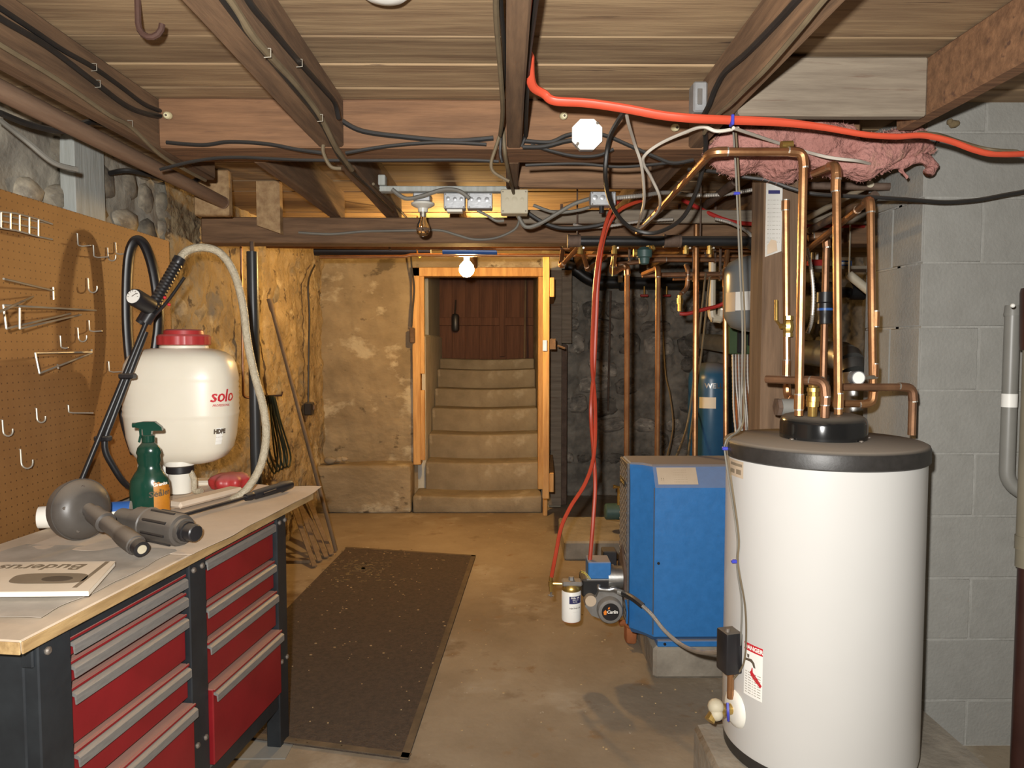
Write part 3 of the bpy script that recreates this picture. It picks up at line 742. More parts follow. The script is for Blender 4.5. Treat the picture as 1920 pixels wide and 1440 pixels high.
# dusty plastic bag under the manual
def f_bag(i, j):
    u = .10 + .50 * i; v = .03 + .46 * j + .012 * noise.noise(Vector((u * 9, 0, 4)))
    return BW(u, v + .03 * max(0, i - .7), ZT + .003 + .003 * (1 + noise.noise(Vector((u * 11, v * 11, 2)))))
mk('plastic_bag', sheet(f_bag, 24, 16, .001), 'dusty_film', None, 'dusty crumpled plastic bag under the manual', 'bag', smooth=40)
# manual
ZM = ZT + .014
mq = [WZ(216, 1052, ZM + .012), WZ(166, 1108, ZM + .012)]
mdir = Vector((-1, -.02, 0)).normalized(); mL = .42
mc = [mq[0], mq[1], mq[1] + mdir * mL, mq[0] + mdir * mL]
man = quadbox('manual_booklet', mc, ZM, ZM + .010, 'page_white', None, .0008, label='instruction booklet with a printed cover on the near end of the bench', cat='booklet')
cover = quadbox('cover', mc, ZM + .0102, ZM + .0118, 'paper', man, 0)
ex = (mc[3] - mc[0]).normalized(); ey = (mc[1] - mc[0]); hgt = ey.length; ey.normalize()
def CV(s, t, z=.0121): return Vector((mc[0].x, mc[0].y, ZM + z)) + ex * s + ey * t
Mt = AX(CV(.17, hgt * .28), (0, 0, 1), ex)
mk('title_print', textbm('Buderus', .062, AX(CV(.165, hgt * .20), (0, 0, 1), ex) @ Matrix.Identity(4), bold=.0012), 'print_grey', cover, smooth=0)
b = nb(); prism(b, [(.115 + .085 * math.copysign(abs(math.cos(a)) ** .5, math.cos(a)), hgt * .60 + hgt * .17 * math.copysign(abs(math.sin(a)) ** .6, math.sin(a))) for a in [i * PI / 16 for i in range(32)]],
               .0004, Matrix((ex, ey, Vector((0, 0, 1)))).transposed().to_4x4())
for v in b.verts: v.co += Vector((mc[0].x, mc[0].y, ZM + .0122))
pic = mk('picture_print', b, 'print_grey', cover, smooth=0)
b = nb(); prism(b, [(.095 + .035 * math.cos(a), hgt * .62 + hgt * .09 * math.sin(a)) for a in [i * PI / 12 for i in range(24)]], .0004, Matrix((ex, ey, Vector((0, 0, 1)))).transposed().to_4x4())
for v in b.verts: v.co += Vector((mc[0].x, mc[0].y, ZM + .0127))
mk('picture_detail', b, 'print_dark', pic, smooth=0)
quadbox('stripe_print', [CV(.012, hgt * .02), CV(.022, hgt * .02), CV(.012 + .03, hgt * .9), CV(.002 + .03, hgt * .9)], ZM + .0121, ZM + .0126, 'print_grey', cover, 0)

# hand drain auger: round drum, ribbed nose and motor handle
c = WY(152, 964, 2.06); ax = Vector((.88, -.46, .12)).normalized()
au = thing('drain_auger', (c.x, c.y, ZT + .005), 'dusty grey drum drain auger lying on the kraft paper', 'tool')
b = nb(); lathe(b, [(.03, -.042), (.070, -.040), (.083, -.026), (.085, -.004), (.085, .006), (.080, .016), (.060, .036), (.040, .040)], 9 * 4, AX((c.x, c.y, ZT + .091), ax))
dr_ = mk('drum', b, 'grey_plastic', au)
b = nb(); lathe(b, [(.0875, -.006), (.0875, .005)], 36, AX((c.x, c.y, ZT + .091), ax)); mk('rim', b, 'grey_plastic', dr_)
for i in range(5):
    a = i * 2 * PI / 5 + .4; M_ = AX((c.x, c.y, ZT + .091), ax); b = nb(); lathe(b, [(.005, .024), (.005, .032)], 8, M_ @ Matrix.Translation((.064 * math.cos(a), .064 * math.sin(a), 0))); mk('screw', b, 'bolt', dr_)
n0 = Vector((c.x, c.y, ZT + .091)) + ax * .03; n1 = WZ(266, 1030, ZT + .032)
def L3(a, b_, t): return a + (b_ - a) * t
b = nb(); tube(b, [L3(n0, n1, t) for t in (0, .12, .13, .3, .31, .36, .37, .62, .63, .68, .69, .90, .905, .93)],
               [.020, .019, .025, .025, .028, .028, .021, .020, .024, .024, .026, .026, .0225, .0225], 16)
nz_ = mk('nose', b, 'grey_plastic', au)
b = nb(); tube(b, [L3(n0, n1, t) for t in (.93, 1.0)], .021, 16); mk('chuck', b, 'black_plastic', nz_)
b = nb(); tube(b, [L3(n0, n1, t) for t in (.995, 1.006)], .012, 14); mk('spring_cable', b, 'box_cream', nz_)
h0 = WY(228, 982, 2.10); h0.z = ZT + .055; h1 = WZ(368, 1000, ZT + .046)
b = nb(); tube(b, [L3(h0, h1, t) for t in (0, .22, .25, .38, .385, .40, .41, .80, .82, .83, .86)],
               [.030, .032, .044, .045, .048, .048, .045, .045, .043, .035, .034], 22)
hd = mk('motor_handle', b, 'grey_plastic', au)
x_, y_ = frame_of(h1 - h0)
for i in range(8):
    a = i * PI / 4 + .2; d = x_ * math.cos(a) + y_ * math.sin(a); b = nb()
    tube(b, [L3(h0, h1, .46) + d * .045, L3(h0, h1, .76) + d * .045], .004, 6); mk('grip_rib', b, 'black_plastic', hd)
b = nb(); tube(b, [L3(h0, h1, t) for t in (.86, .90, .905, .99, 1.0)], [.028, .028, .024, .024, .021], 12); mk('collar', b, 'black_plastic', hd)
# roll in blue and white wrapper
r0 = WZ(72, 990, ZT + .004); r1 = WZ(246, 978, ZT + .004); r0.z = r1.z = ZT + .036
pr = thing('roller_cover', (r0 + r1) / 2 - Vector((0, 0, .034)), 'paint roller sleeve in a blue and white wrapper behind the auger', 'roller')
b = nb(); tube(b, [L3(r0, r1, t) for t in (0, .01, .18, 1)], [.026, .033, .034, .034], 20); sl = mk('sleeve', b, 'page_white', pr)
for (t0, t1, a0, a1, mm) in ((.17, 1.0, .30, 1.5, 'blue_label'), (.17, 1.0, -.95, -.35, 'blue_label'), (.17, .5, -.3, .05, 'print_dark')):
    b = nb(); xx, yy = Vector((0, -1, 0)), Vector((0, 0, 1)); d_ = (r1 - r0).normalized(); xx = (xx - d_ * xx.dot(d_)).normalized()
    vs = [[b.verts.new(L3(r0, r1, t) + (xx * math.cos(a) + yy * math.sin(a)) * .0346) for t in (t0, t1)] for a in [a0 + (a1 - a0) * i / 8 for i in range(9)]]
    for i in range(8): b.faces.new((vs[i][0], vs[i][1], vs[i + 1][1], vs[i + 1][0]))
    mk('wrapper_band', b, mm, sl)
# folded kraft tube
b = nb(); k0 = WZ(318, 962, ZT + .006); k1 = WZ(440, 930, ZT + .006)
box(b, (0, -.03, 0), ((k1 - k0).length, .035, .022), .008, AX(k0 + Vector((0, .03, .008)), (0, 0, 1), k1 - k0)); mk('folded_bag', b, 'kraft', None, 'folded brown paper bag lying before the sprayer', 'bag')
# spare spray wand
s0 = WZ(300, 978, ZT + .02); s1 = WZ(470, 930, ZT + .025); s2 = WZ(545, 908, ZT + .03)
sw = thing('spray_wand', (s0 + s1) / 2 - Vector((0, 0, .012)), 'black spray lance with a thick grip lying at the bench corner', 'lance')
b = nb(); tube(b, [s0, s1], .006, 10); mk('lance', b, 'black_plastic', sw)
b = nb(); tube(b, [L3(s1, s2, t) for t in (-.12, 0, .05, .1, .7, .75, 1)], [.012, .016, .013, .017, .018, .021, .016], 14); gp = mk('grip', b, 'black_plastic', sw)
b = nb(); tube(b, [L3(s1, s2, .3) + Vector((0, 0, -.0)), L3(s1, s2, .3) + Vector((.01, -.025, -.002)), L3(s1, s2, .6) + Vector((.01, -.025, 0))], .006, 8); mk('trigger', b, 'black_plastic', gp)
# red lobed cap
c = WZ(428, 918, ZT + .006); b = nb(); n_ = 48; rings = []
for (r, z, am) in ((.05, 0, .02), (.066, .004, .05), (.072, .02, .09), (.072, .036, .11), (.062, .048, .13), (.045, .056, .12), (.02, .058, .0)):
    rings.append([b.verts.new((c.x + r * (1 + am * math.cos(7 * 2 * PI * j / n_)) * math.cos(2 * PI * j / n_), c.y + .02 + r * (1 + am * math.cos(7 * 2 * PI * j / n_)) * math.sin(2 * PI * j / n_), ZT + .008 + z)) for j in range(n_)])
for i in range(len(rings) - 1):
    for j in range(n_): b.faces.new((rings[i][j], rings[i][(j + 1) % n_], rings[i + 1][(j + 1) % n_], rings[i + 1][j]))
b.faces.new(rings[0][::-1]); b.faces.new(rings[-1]); mk('lobed_cap', b, 'cap_red', None, 'large red lobed screw cap behind the folded bag', 'cap', smooth=50)
# green spray bottle ---------------------------------------------------------
c = WZ(282, 966, ZT + .006); H = .305
sb_ = thing('spray_bottle', (c.x, c.y, ZT + .006), 'dark green trigger spray bottle with an orange label', 'bottle')
T = Matrix.Translation((c.x, c.y, ZT + .007)) @ Matrix.Rotation(.25, 4, 'Z')
b = nb(); lathe(b, [(.050, 0), (.058, .004), (.060, .015), (.060, .09), (.057, .115), (.046, .135), (.036, .150), (.032, .165), (.036, .180), (.034, .195), (.038, .205), (.033, .222), (.022, .235), (.016, .238)], 36, T, sx=1, sy=.62)
bo = mk('bottle_body', b, 'green_bottle', sb_)
b = nb(); vs = []
for i in range(13):
    a = -1.15 + 1.25 * i / 12 - .3; col = []
    for j in range(11):
        z = .012 + (.10 + .045 * (i / 12)) * j / 10
        r = .0605 if z < .09 else .0605 - (z - .09) * .22 if z < .115 else .055 - (z - .115) * .55
        col.append(b.verts.new(T @ Vector((r * math.cos(a + .2), r * .63 * math.sin(a + .2) - .0008, z))))
    vs.append(col)
for i in range(12):
    for j in range(10): b.faces.new((vs[i][j], vs[i + 1][j], vs[i + 1][j + 1], vs[i][j + 1]))
lab_ = mk('label', b, 'orange_label', bo)
def on_bottle(body, size, z, m):
    def fn(co):
        a = -.85 + co.x / .05; return T @ Vector((.0612 * math.cos(a), .0612 * .64 * math.sin(a) - .001, z + co.y + .1 * co.x))
    mk('lettering', textbm(body, size, None, fn, depth=0, bold=.0006), m, lab_, smooth=0)
on_bottle('Sealer', .026, .075, 'print_dark'); on_bottle('Granite', .014, .105, 'page_white')
b = nb(); lathe(b, [(.018, .238), (.0195, .24), (.0195, .26), (.017, .262)], 20, T); mk('neck_collar', b, 'green_bottle', sb_)
b = nb()
prism(b, [(-.034, .288), (-.034, .303), (-.012, .306), (.022, .305), (.042, .287), (.044, .276), (.012, .276), (.010, .262), (-.012, .262), (-.014, .282)], .026, T @ Matrix.Rotation(PI / 2, 4, 'X') @ Matrix.Translation((0, 0, -.013)))
hd_ = mk('trigger_head', b, 'green_bottle', sb_)
b = nb(); prism(b, [(-.026, .283), (-.018, .283), (-.018, .26), (-.024, .238), (-.030, .240), (-.025, .262)], .012, T @ Matrix.Rotation(PI / 2, 4, 'X') @ Matrix.Translation((0, 0, -.006))); mk('trigger', b, 'green_bottle', hd_)
b = nb(); tube(b, [T @ Vector((-.034, 0, .295)), T @ Vector((-.046, 0, .295))], .008, 10); mk('nozzle', b, 'green_bottle', hd_)

# backpack sprayer -----------------------------------------------------------
SY = 2.76; sc_ = WY(342, 760, SY); SX = sc_.x
sp = thing('backpack_sprayer', (SX, SY, ZT + .006), 'white backpack sprayer tank with a red screw lid', 'sprayer')
SEC = [(.955, .09, .07), (.962, .125, .09), (.978, .155, .115), (1.01, .178, .13), (1.06, .190, .138), (1.12, .196, .142)]
for i in range(14): SEC.append((1.135 + i * .0105, .199 + (.0018 if i % 2 else -.0008), .143 + (.0018 if i % 2 else -.0008)))
SEC += [(1.29, .199, .143), (1.33, .192, .138), (1.358, .178, .128), (1.376, .155, .11), (1.386, .12, .095), (1.39, .10, .088)]
EXPO = .68
def sp_xy(hw, hd, a):
    return (hw * math.copysign(abs(math.cos(a)) ** EXPO, math.cos(a)), hd * math.copysign(abs(math.sin(a)) ** EXPO, math.sin(a)))
def sp_sec(z):
    for (p, q) in zip(SEC, SEC[1:]):
        if p[0] <= z <= q[0]:
            t = (z - p[0]) / (q[0] - p[0]); return p[1] + (q[1] - p[1]) * t, p[2] + (q[2] - p[2]) * t
    return SEC[-1][1:]
MS = Matrix.Translation((SX, SY, 0)) @ Matrix.Rotation(.12, 4, 'Z')
b = nb(); n_ = 56; rings = []
for (z, hw, hd2) in SEC: rings.append([b.verts.new(MS @ Vector((*sp_xy(hw, hd2, 2 * PI * j / n_), z))) for j in range(n_)])
for i in range(len(rings) - 1):
    for j in range(n_): b.faces.new((rings[i][j], rings[i][(j + 1) % n_], rings[i + 1][(j + 1) % n_], rings[i + 1][j]))
b.faces.new(rings[0][::-1]); b.faces.new(rings[-1]); tk = mk('tank', b, 'tank_white', sp, smooth=60)
def on_tank(body, size, a0, z, m, parent, shear=0., bold=0., off=.0032):
    def fn(co):
        zz = z + co.y; hw, hd2 = sp_sec(zz); a = a0 + co.x / .155
        x, y = sp_xy(hw + off, hd2 + off, a); return MS @ Vector((x, y, zz))
    return mk('lettering', textbm(body, size, None, fn, depth=0, bold=bold, shear=shear), m, parent, smooth=0)
for k_ in (-.012, -.006, 0, .006, .012): on_tank('solo', .066, -.62 + k_, 1.213 + abs(k_) * .05, 'logo_red', tk, .25, 0)
on_tank('PROFESSIONAL', .012, -.66, 1.180, 'logo_red', tk, .2, .0002)
b = nb(); vs = []
for i in range(7):
    a = -.80 + .20 * i / 6; col = []
    for j in range(9):
        z = 1.035 + .062 * j / 8; hw, hd2 = sp_sec(z); x, y = sp_xy(hw + .0016, hd2 + .0016, a); col.append(b.verts.new(MS @ Vector((x, y, z))))
    vs.append(col)
for i in range(6):
    for j in range(8): b.faces.new((vs[i][j], vs[i + 1][j], vs[i + 1][j + 1], vs[i][j + 1]))
sl_ = mk('sticker', b, 'label_white', tk)
on_tank('HDPE', .022, -.70, 1.083, 'print_dark', sl_, 0, .0016); on_tank('= = = = =', .008, -.70, 1.062, 'print_grey', sl_); on_tank('- - - - - - -', .008, -.70, 1.048, 'print_grey', sl_)
cx = SX + .012
b = nb(); lathe(b, [(.088, 1.385), (.086, 1.40)], 40, Matrix.Translation((cx, SY, 0))); mk('neck', b, 'tank_white', sp)
b = nb(); n_ = 64; rings = []
for (r, z, am) in ((.090, 1.402, .012), (.0935, 1.404, .014), (.0935, 1.434, .014), (.088, 1.441, .004), (.072, 1.442, 0), (.070, 1.456, 0), (.060, 1.461, 0), (.01, 1.461, 0)):
    rings.append([b.verts.new((cx + r * (1 + am * (1 if math.cos(16 * 2 * PI * j / n_) > 0 else -1)) * math.cos(2 * PI * j / n_), SY + r * (1 + am * (1 if math.cos(16 * 2 * PI * j / n_) > 0 else -1)) * math.sin(2 * PI * j / n_), z)) for j in range(n_)])
for i in range(len(rings) - 1):
    for j in range(n_): b.faces.new((rings[i][j], rings[i][(j + 1) % n_], rings[i + 1][(j + 1) % n_], rings[i + 1][j]))
b.faces.new(rings[0][::-1]); b.faces.new(rings[-1]); mk('screw_lid', b, 'cap_red', sp, smooth=30)
# base: back frame, skirt, pump cylinder
b = nb(); box(b, (-.19, .05, ZT + .008), (-.145, .13, 1.05), .012, MS, 2); box(b, (-.19, .05, ZT + .008), (.15, .13, ZT + .03), .008, MS); mk('base_frame', b, 'tank_white', sp)
b = nb(); box(b, (-.15, -.06, .885), (-.01, .06, .965), .012, MS, 2); mk('pump_housing', b, 'white_plastic', sp)
b = nb(); lathe(b, [(.040, ZT + .008), (.042, ZT + .014), (.042, .96)], 28, Matrix.Translation((SX + .01, SY - .055, 0))); pc = mk('pump_cylinder', b, 'white_plastic', sp)
b = nb(); lathe(b, [(.046, .925), (.049, .928), (.049, .950), (.046, .953)], 28, Matrix.Translation((SX + .01, SY - .055, 0))); mk('clamp_ring', b, 'black_plastic', pc)
b = nb(); lathe(b, [(.05, .953), (.055, .955), (.055, .972)], 28, Matrix.Translation((SX + .01, SY - .055, 0))); mk('flange', b, 'white_plastic', pc)
b = nb(); tube(b, spl([(SX + .05, SY - .06, .93), (SX + .066, SY - .065, .90), (SX + .07, SY - .07, .86), (SX + .10, SY - .08, ZT + .02)], 6), .011, 10); mk('outlet_tube', b, 'clear_hose', sp)
# braided discharge hose
ch = [(338, 484, 2.62), (352, 470, 2.64), (380, 464, 2.66), (412, 474, 2.68), (438, 510, 2.70), (455, 570, 2.70), (464, 640, 2.70), (478, 705, 2.70), (494, 765, 2.69), (499, 820, 2.68), (488, 875, 2.66), (462, 918, 2.63), (432, 940, 2.58)]
b = nb(); tube(b, spl(PXL(ch), 6), .0148, 12); mk('braided_hose', b, 'clear_hose', sp)
# black padded strap loop behind
sl0 = [(262, 770, 2.80), (247, 700, 2.82), (239, 620, 2.83), (238, 540, 2.83), (242, 480, 2.83), (253, 452, 2.83), (268, 455, 2.83), (283, 490, 2.83), (293, 540, 2.83), (298, 600, 2.83), (292, 655, 2.82)]
b = nb(); tube(b, spl(PXL(sl0), 6), .0235, 12, flat=.75); mk('shoulder_strap', b, 'black_plastic', sp)
sl1 = [(228, 748, 2.76), (231, 780, 2.76), (240, 815, 2.74), (252, 850, 2.72)]
b = nb(); tube(b, spl(PXL(sl1), 6), .015, 10); mk('strap_end', b, 'black_plastic', sp)
# shut-off handle with gauge and lance
hn = thing('pressure_wand', WY(300, 610, 2.58), 'black ribbed spray handle with a round pressure gauge and long lance', 'handle')
g0 = WY(338, 484, 2.62); g1 = WY(286, 575, 2.56); b = nb(); pts = []; rs = []
for i in range(33):
    t = i / 32; pts.append(L3(g0, g1, t)); rs.append(.019 + (.0022 if i % 2 else 0) if t > .12 else .021)
tube(b, pts, rs, 14); gr = mk('ribbed_grip', b, 'black_plastic', hn)
b = nb(); tube(b, [L3(g0, g1, 1.0), WY(262, 606, 2.55)], [.024, .016], 14); mk('valve_body', b, 'black_plastic', hn)
b = nb(); q0, q1 = WY(283, 575, 2.55), WY(250, 556, 2.46); tube(b, [L3(q0, q1, t) for t in (0, .1, .9, 1)], [.022, .030, .031, .028], 20); ga = mk('gauge_case', b, 'black_plastic', hn)
b = nb(); tube(b, [L3(q0, q1, 1.0), L3(q0, q1, 1.02)], .024, 20); df = mk('gauge_dial', b, 'white_paint', ga)
b = nb(); xx, yy = frame_of(q1 - q0); e_ = L3(q0, q1, 1.025); tube(b, [e_ - xx * .004, e_ + (xx + yy) * .011], .0014, 5)
for i in range(9):
    a = -2.2 + i * .55; d = Vector((0, 0, 1)) * math.cos(a) + (q1 - q0).normalized().cross(Vector((0, 0, 1))) * math.sin(a); tube(b, [e_ + d * .016, e_ + d * .021], .001, 4)
mk('gauge_needle', b, 'print_dark', df)
b = nb(); t0 = WY(346, 520, 2.56); t1 = WY(318, 560, 2.55); t2 = WY(292, 590, 2.55); tube(b, spl([t0, t1, t2], 5), .009, 10, flat=.6); tr_ = mk('trigger_lever', b, 'black_plastic', hn)
for (px, py) in ((309, 558), (317, 571)):
    b = nb(); q = WY(px, py, 2.535); ball(b, q, .006); mk('pin', b, 'label_red', tr_)
b = nb(); tube(b, [WY(284, 585, 2.555), WY(272, 604, 2.55)], .021, 16); mk('collar', b, 'black_plastic', hn)
b = nb(); tube(b, [WY(276, 600, 2.55), WY(150, 907, 2.40)], .0085, 12); ln_ = mk('lance', b, 'black_plastic', hn)
for (px, py) in ((238, 705), (192, 822)):
    b = nb(); q = WY(px, py, 2.47); box(b, (q.x - .022, q.y - .018, q.z - .009), (q.x + .028, q.y + .014, q.z + .009), .004); mk('clip', b, 'black_plastic', ln_)
P, _ = fillet(PXL([(273, 622, 2.56), (190, 838, 2.46), (232, 908, 2.50), (262, 922, 2.62)]), .05, 6)
b = nb(); tube(b, P, .0105, 12); mk('pump_lever', b, 'black_plastic', sp)

# ================================================================ PEGBOARD
XP = -1.525
e0 = WX(317, 452, XP)
pgz1 = e0.z; pgz0 = .79
b = nb(); box(b, (XP - .006, .9, pgz0), (XP, e0.y, pgz1), .001); pg = mk('pegboard', b, 'pegboard', None, 'orange brown pegboard on the wall above the workbench', 'pegboard')
for yy in (1.3, 2.2, 3.1):
    b = nb(); box(b, (XW + .02, yy, pgz0), (XP - .0065, yy + .05, pgz1), .002); mk('batten', b, 'pine', pg)
XPo = XP + .004
def wire(pts, r=.0028): return tube_pts(pts, r)
def pegwire(name, polys, label, cat='hook', r=.0026, group='wire fittings on the pegboard'):
    b = nb()
    for P in polys: tube(b, P, r, 6)
    return mk(name, b, 'wire_steel', None, label, cat, group)
def hook(px, py, label, L_=.035, J=True, s=1.0, dy=0.):
    p = WX(px, py, XP); y, z = p.y, p.z
    P = [(XP - .004, y, z + .005), (XP + .004, y, z + .004), (XP + .005, y, z - .038 * s)]
    if J: P += [(XP + .005 + .018 * s * (1 - math.cos(t)), y + dy * .3, z - .038 * s - .018 * s * math.sin(t)) for t in [i * PI / 7 for i in range(1, 8)]] + [(XP + .005 + .036 * s, y + dy * .4, z - .028 * s)]
    else: P += [(XP + .008, y, z - .042 * s), (XP + .02, y, z - .045 * s), (XP + L_, y + dy, z - .042 * s)]
    pegwire('pegboard_hook', [P], label)
hook(143, 440, 'straight wire hook under the end of the wire basket', .05, False, .9, .0)
hook(173, 462, 'straight wire hook just before the black strap shadow', .06, False, .9)
hook(200, 467, 'curved wire hook below the top of the strap shadow', .05, True, .8)
hook(215, 457, 'straight wire hook nearest the black strap on the board', .045, False, .9)
hook(163, 524, 'curved wire hook above the tip of the long bracket', .05, True, .85)
hook(165, 603, 'short straight hook under the tip of the long bracket', .05, False, .8)
hook(144, 617, 'curved wire hook between the two bracket tips', .05, True, .8)
hook(111, 632, 'small bent hook above the triangular bracket', .03, False, .85)
hook(202, 680, 'straight wire hook beside the sprayer lance', .07, False, .8)
hook(66, 768, 'double bent hook low on the pegboard', .05, True, .75)
hook(126, 762, 'long hook with a twisted arm low on the board', .10, False, .5, -.02)
hook(36, 845, 'large curved hook lowest on the pegboard', .05, True, 1.0)
hook(2, 790, 'bent wire hook cut off by the picture edge', .05, True, .8)
def bracket(name, tri, label, drop=None):
    pegwire(name, tri, label, 'bracket', .0032)
def PB(px, py, out=0.0): return WX(px, py, XP + out)
def PBo(px, py, y):   # point on the ray at distance y
    return WY(px, py, y)
# arm brackets: wires running out from the board towards the viewer
a = PB(100, 545, .004); tipn = Vector((XP + .10, a.y - .38, a.z + .005))
bracket('wire_bracket', [[a + Vector((0, 0, -.03)), a + Vector((0, 0, .012)), a, tipn], [PB(62, 556, .004), PBo(-30, 598, 1.62)]], 'straight wire arm bracket highest on the board')
p1_ = PB(180, 582, .004); p2 = PBo(6, 572, 2.02); p3 = PBo(12, 616, 2.02); p4 = PB(132, 588, .004)
bracket('wire_bracket', [[p1_, p2], [p2, p3], [p3, p4], [PBo(37, 577, 2.05), PBo(37, 616, 2.05)], [PBo(37, 616, 2.05), PB(152, 590, .004)]], 'double triangular wire bracket pointing out from the board')
p1_ = PB(172, 660, .004); p2 = PBo(66, 662, 2.26); p3 = PBo(74, 700, 2.26)
bracket('wire_bracket', [[p1_ + Vector((0, 0, .01)), p1_, p2], [p2, p3], [p3, p1_ + Vector((0, 0, -.004))], [PBo(108, 684, 2.38), PBo(109, 690, 2.36)]], 'single triangular wire bracket below the double one')
# wire basket
bp = []
def bk(px, py, k): return PBo(px, py, k)
Yb0, Yb1 = 1.72, 2.05
tops = [(-20, 395), (30, 400), (75, 412), (98, 420)]; bots = [(-20, 424), (30, 432), (70, 443), (98, 449)]
def along(tab, x): return ip(tab, x)
lt_ = [PB(x_, y_, .05) for x_, y_ in tops]; lb_ = [PB(x_, y_, .045) for x_, y_ in bots]
bp += [lt_, lb_]
for xx_ in (-15, 2, 20, 37, 55, 72):
    bp.append([PB(xx_, along(tops, xx_), .05), PB(xx_, along(bots, xx_), .045)]); bp.append([PB(xx_, along(bots, xx_), .045), PB(xx_ + 8, along(bots, xx_) + 2, .003)])
bp.append([PB(-20, 410, .045), PB(70, 428, .045)]); bp.append([PB(-20, 400, .003), PB(98, 420, .003)])
pegwire('wire_basket', bp, 'small wire basket hung at the top corner of the pegboard', 'basket', .0028)
# ================================================================ WATER HEATER
HX, HY, HR = .936, 2.13, .274
quadbox('concrete_pad', [Vector((.60, 1.75, 0)), Vector((1.40, 1.75, 0)), Vector((1.40, 2.46, 0)), Vector((.60, 2.27, 0))], 0, .185, 'pad', bev=.012, label='concrete pad under the white water heater', cat='pad')
wh = thing('water_heater', (HX, HY, .185), 'tall white water heater tank with a black lid', 'water heater')
T = Matrix.Translation((HX, HY, 0))
b = nb(); lathe(b, [(.258, .186), (.269, .19), (.271, .225)], 72, T); mk('base_ring', b, 'lid_black', wh)
b = nb(); lathe(b, [(.25, .225), (.272, .226), (.274, .24), (.274, 1.09)], 96, T); tank_ = mk('tank', b, 'enamel', wh, smooth=50)
b = nb(); lathe(b, [(.276, 1.072), (.281, 1.076), (.281, 1.112), (.278, 1.120), (.27, 1.124), (.01, 1.130)], 96, T); mk('lid', b, 'lid_black', wh, smooth=50)
b = nb(); lathe(b, [(.121, 1.129), (.121, 1.172), (.117, 1.187), (.107, 1.195), (.090, 1.199), (.01, 1.200)], 64, T); cp = mk('top_cap', b, 'cap_gloss', wh, smooth=50)
for a in (3.6, 5.2, 6.1):
    b = nb(); lathe(b, [(.007, 0), (.006, .003), (.002, .005)], 10, Matrix.Translation((HX + .127 * math.cos(a), HY + .127 * math.sin(a), 1.1295))); mk('screw', b, 'bolt', cp)
def hcyl(px, py):      # point on the heater's jacket seen at a pixel
    d = ray(px, py); o = EYE
    A = d.x ** 2 + d.y ** 2; B = 2 * ((o.x - HX) * d.x + (o.y - HY) * d.y); C_ = (o.x - HX) ** 2 + (o.y - HY) ** 2 - HR ** 2
    D = B * B - 4 * A * C_
    if D < 0: return None
    return o + d * ((-B - math.sqrt(D)) / (2 * A))
def hpatch(px0, px1, z0, z1, material, name, parent, off=.0007, n=8):
    a0 = hcyl(px0, 1000); a1 = hcyl(px1, 1000); t0 = math.atan2(a0.y - HY, a0.x - HX); t1 = math.atan2(a1.y - HY, a1.x - HX)
    if t0 > 0: t0 -= 2 * PI
    b = nb(); vs = [[b.verts.new((HX + (HR + off) * math.cos(t), HY + (HR + off) * math.sin(t), z)) for z in (z0, z1)] for t in [t0 + (t1 - t0) * i / n for i in range(n + 1)]]
    for i in range(n): b.faces.new((vs[i][0], vs[i + 1][0], vs[i + 1][1], vs[i][1]))
    return mk(name, b, material, parent), (t0 + t1) / 2, abs(t1 - t0) * HR
def htext(body, size, tc, z, m, parent, bold=0., off=.0013):
    def fn(co):
        t = tc + co.x / HR; return Vector((HX + (HR + off) * math.cos(t), HY + (HR + off) * math.sin(t), z + co.y))
    return mk('lettering', textbm(body, size, None, fn, depth=0, bold=bold), m, parent, smooth=0)
zt = hcyl(1418, 1212).z; zb = hcyl(1418, 1312).z
lab, tc_, wd_ = hpatch(1400, 1435, zb, zt, 'label_white', 'danger_label', tank_)
hl, _, _ = hpatch(1400, 1435, zt - .022, zt, 'label_red', 'red_band', lab, .001)
htext('DANGER', .0165, tc_ + .003, zt - .0115, 'label_white', lab, .0006, .0015)
for i in range(9): htext('-- --- - -- ---', .012, tc_, zb + .010 + i * .0075, 'print_grey', lab, .0003)
def hdraw(polys, m, nm):
    b = nb()
    for P in polys:
        vs = [b.verts.new((HX + (HR + .0014) * math.cos(tc_ + u / HR), HY + (HR + .0014) * math.sin(tc_ + u / HR), z)) for u, z in P]; b.faces.new(vs)
    mk(nm, b, m, lab)
zm = (zt + zb) / 2
hdraw([[(-.028, zm + .030), (-.004, zm + .034), (.006, zm + .026), (.010, zm + .012), (.003, zm + .012), (-.002, zm + .022), (-.010, zm + .025), (-.028, zm + .023)],
       [(-.020, zm + .034), (-.014, zm + .034), (-.013, zm + .044), (-.022, zm + .044)]], 'print_dark', 'tap_picture')
hdraw([[(-.010, zm - .004), (-.004, zm + .002), (.003, zm - .004), (.014, zm - .012), (.032, zm - .030), (.027, zm - .038), (.006, zm - .024), (-.006, zm - .014)],
       [(-.006, zm - .001), (-.003, zm + .010), (.000, zm + .010), (.001, zm - .002)]], 'label_red', 'hand_picture')
lab2, tc2, _ = hpatch(1366, 1392, 1.02, 1.068, 'label_tan', 'rating_label', tank_)
for (px0, px1, z0, z1) in ((1369, 1376, 1.029, 1.041), (1379, 1388, 1.029, 1.043), (1369, 1390, 1.052, 1.060)):
    hpatch(px0, px1, z0, z1, 'print_grey', 'print_block', lab2, .0012, 4)
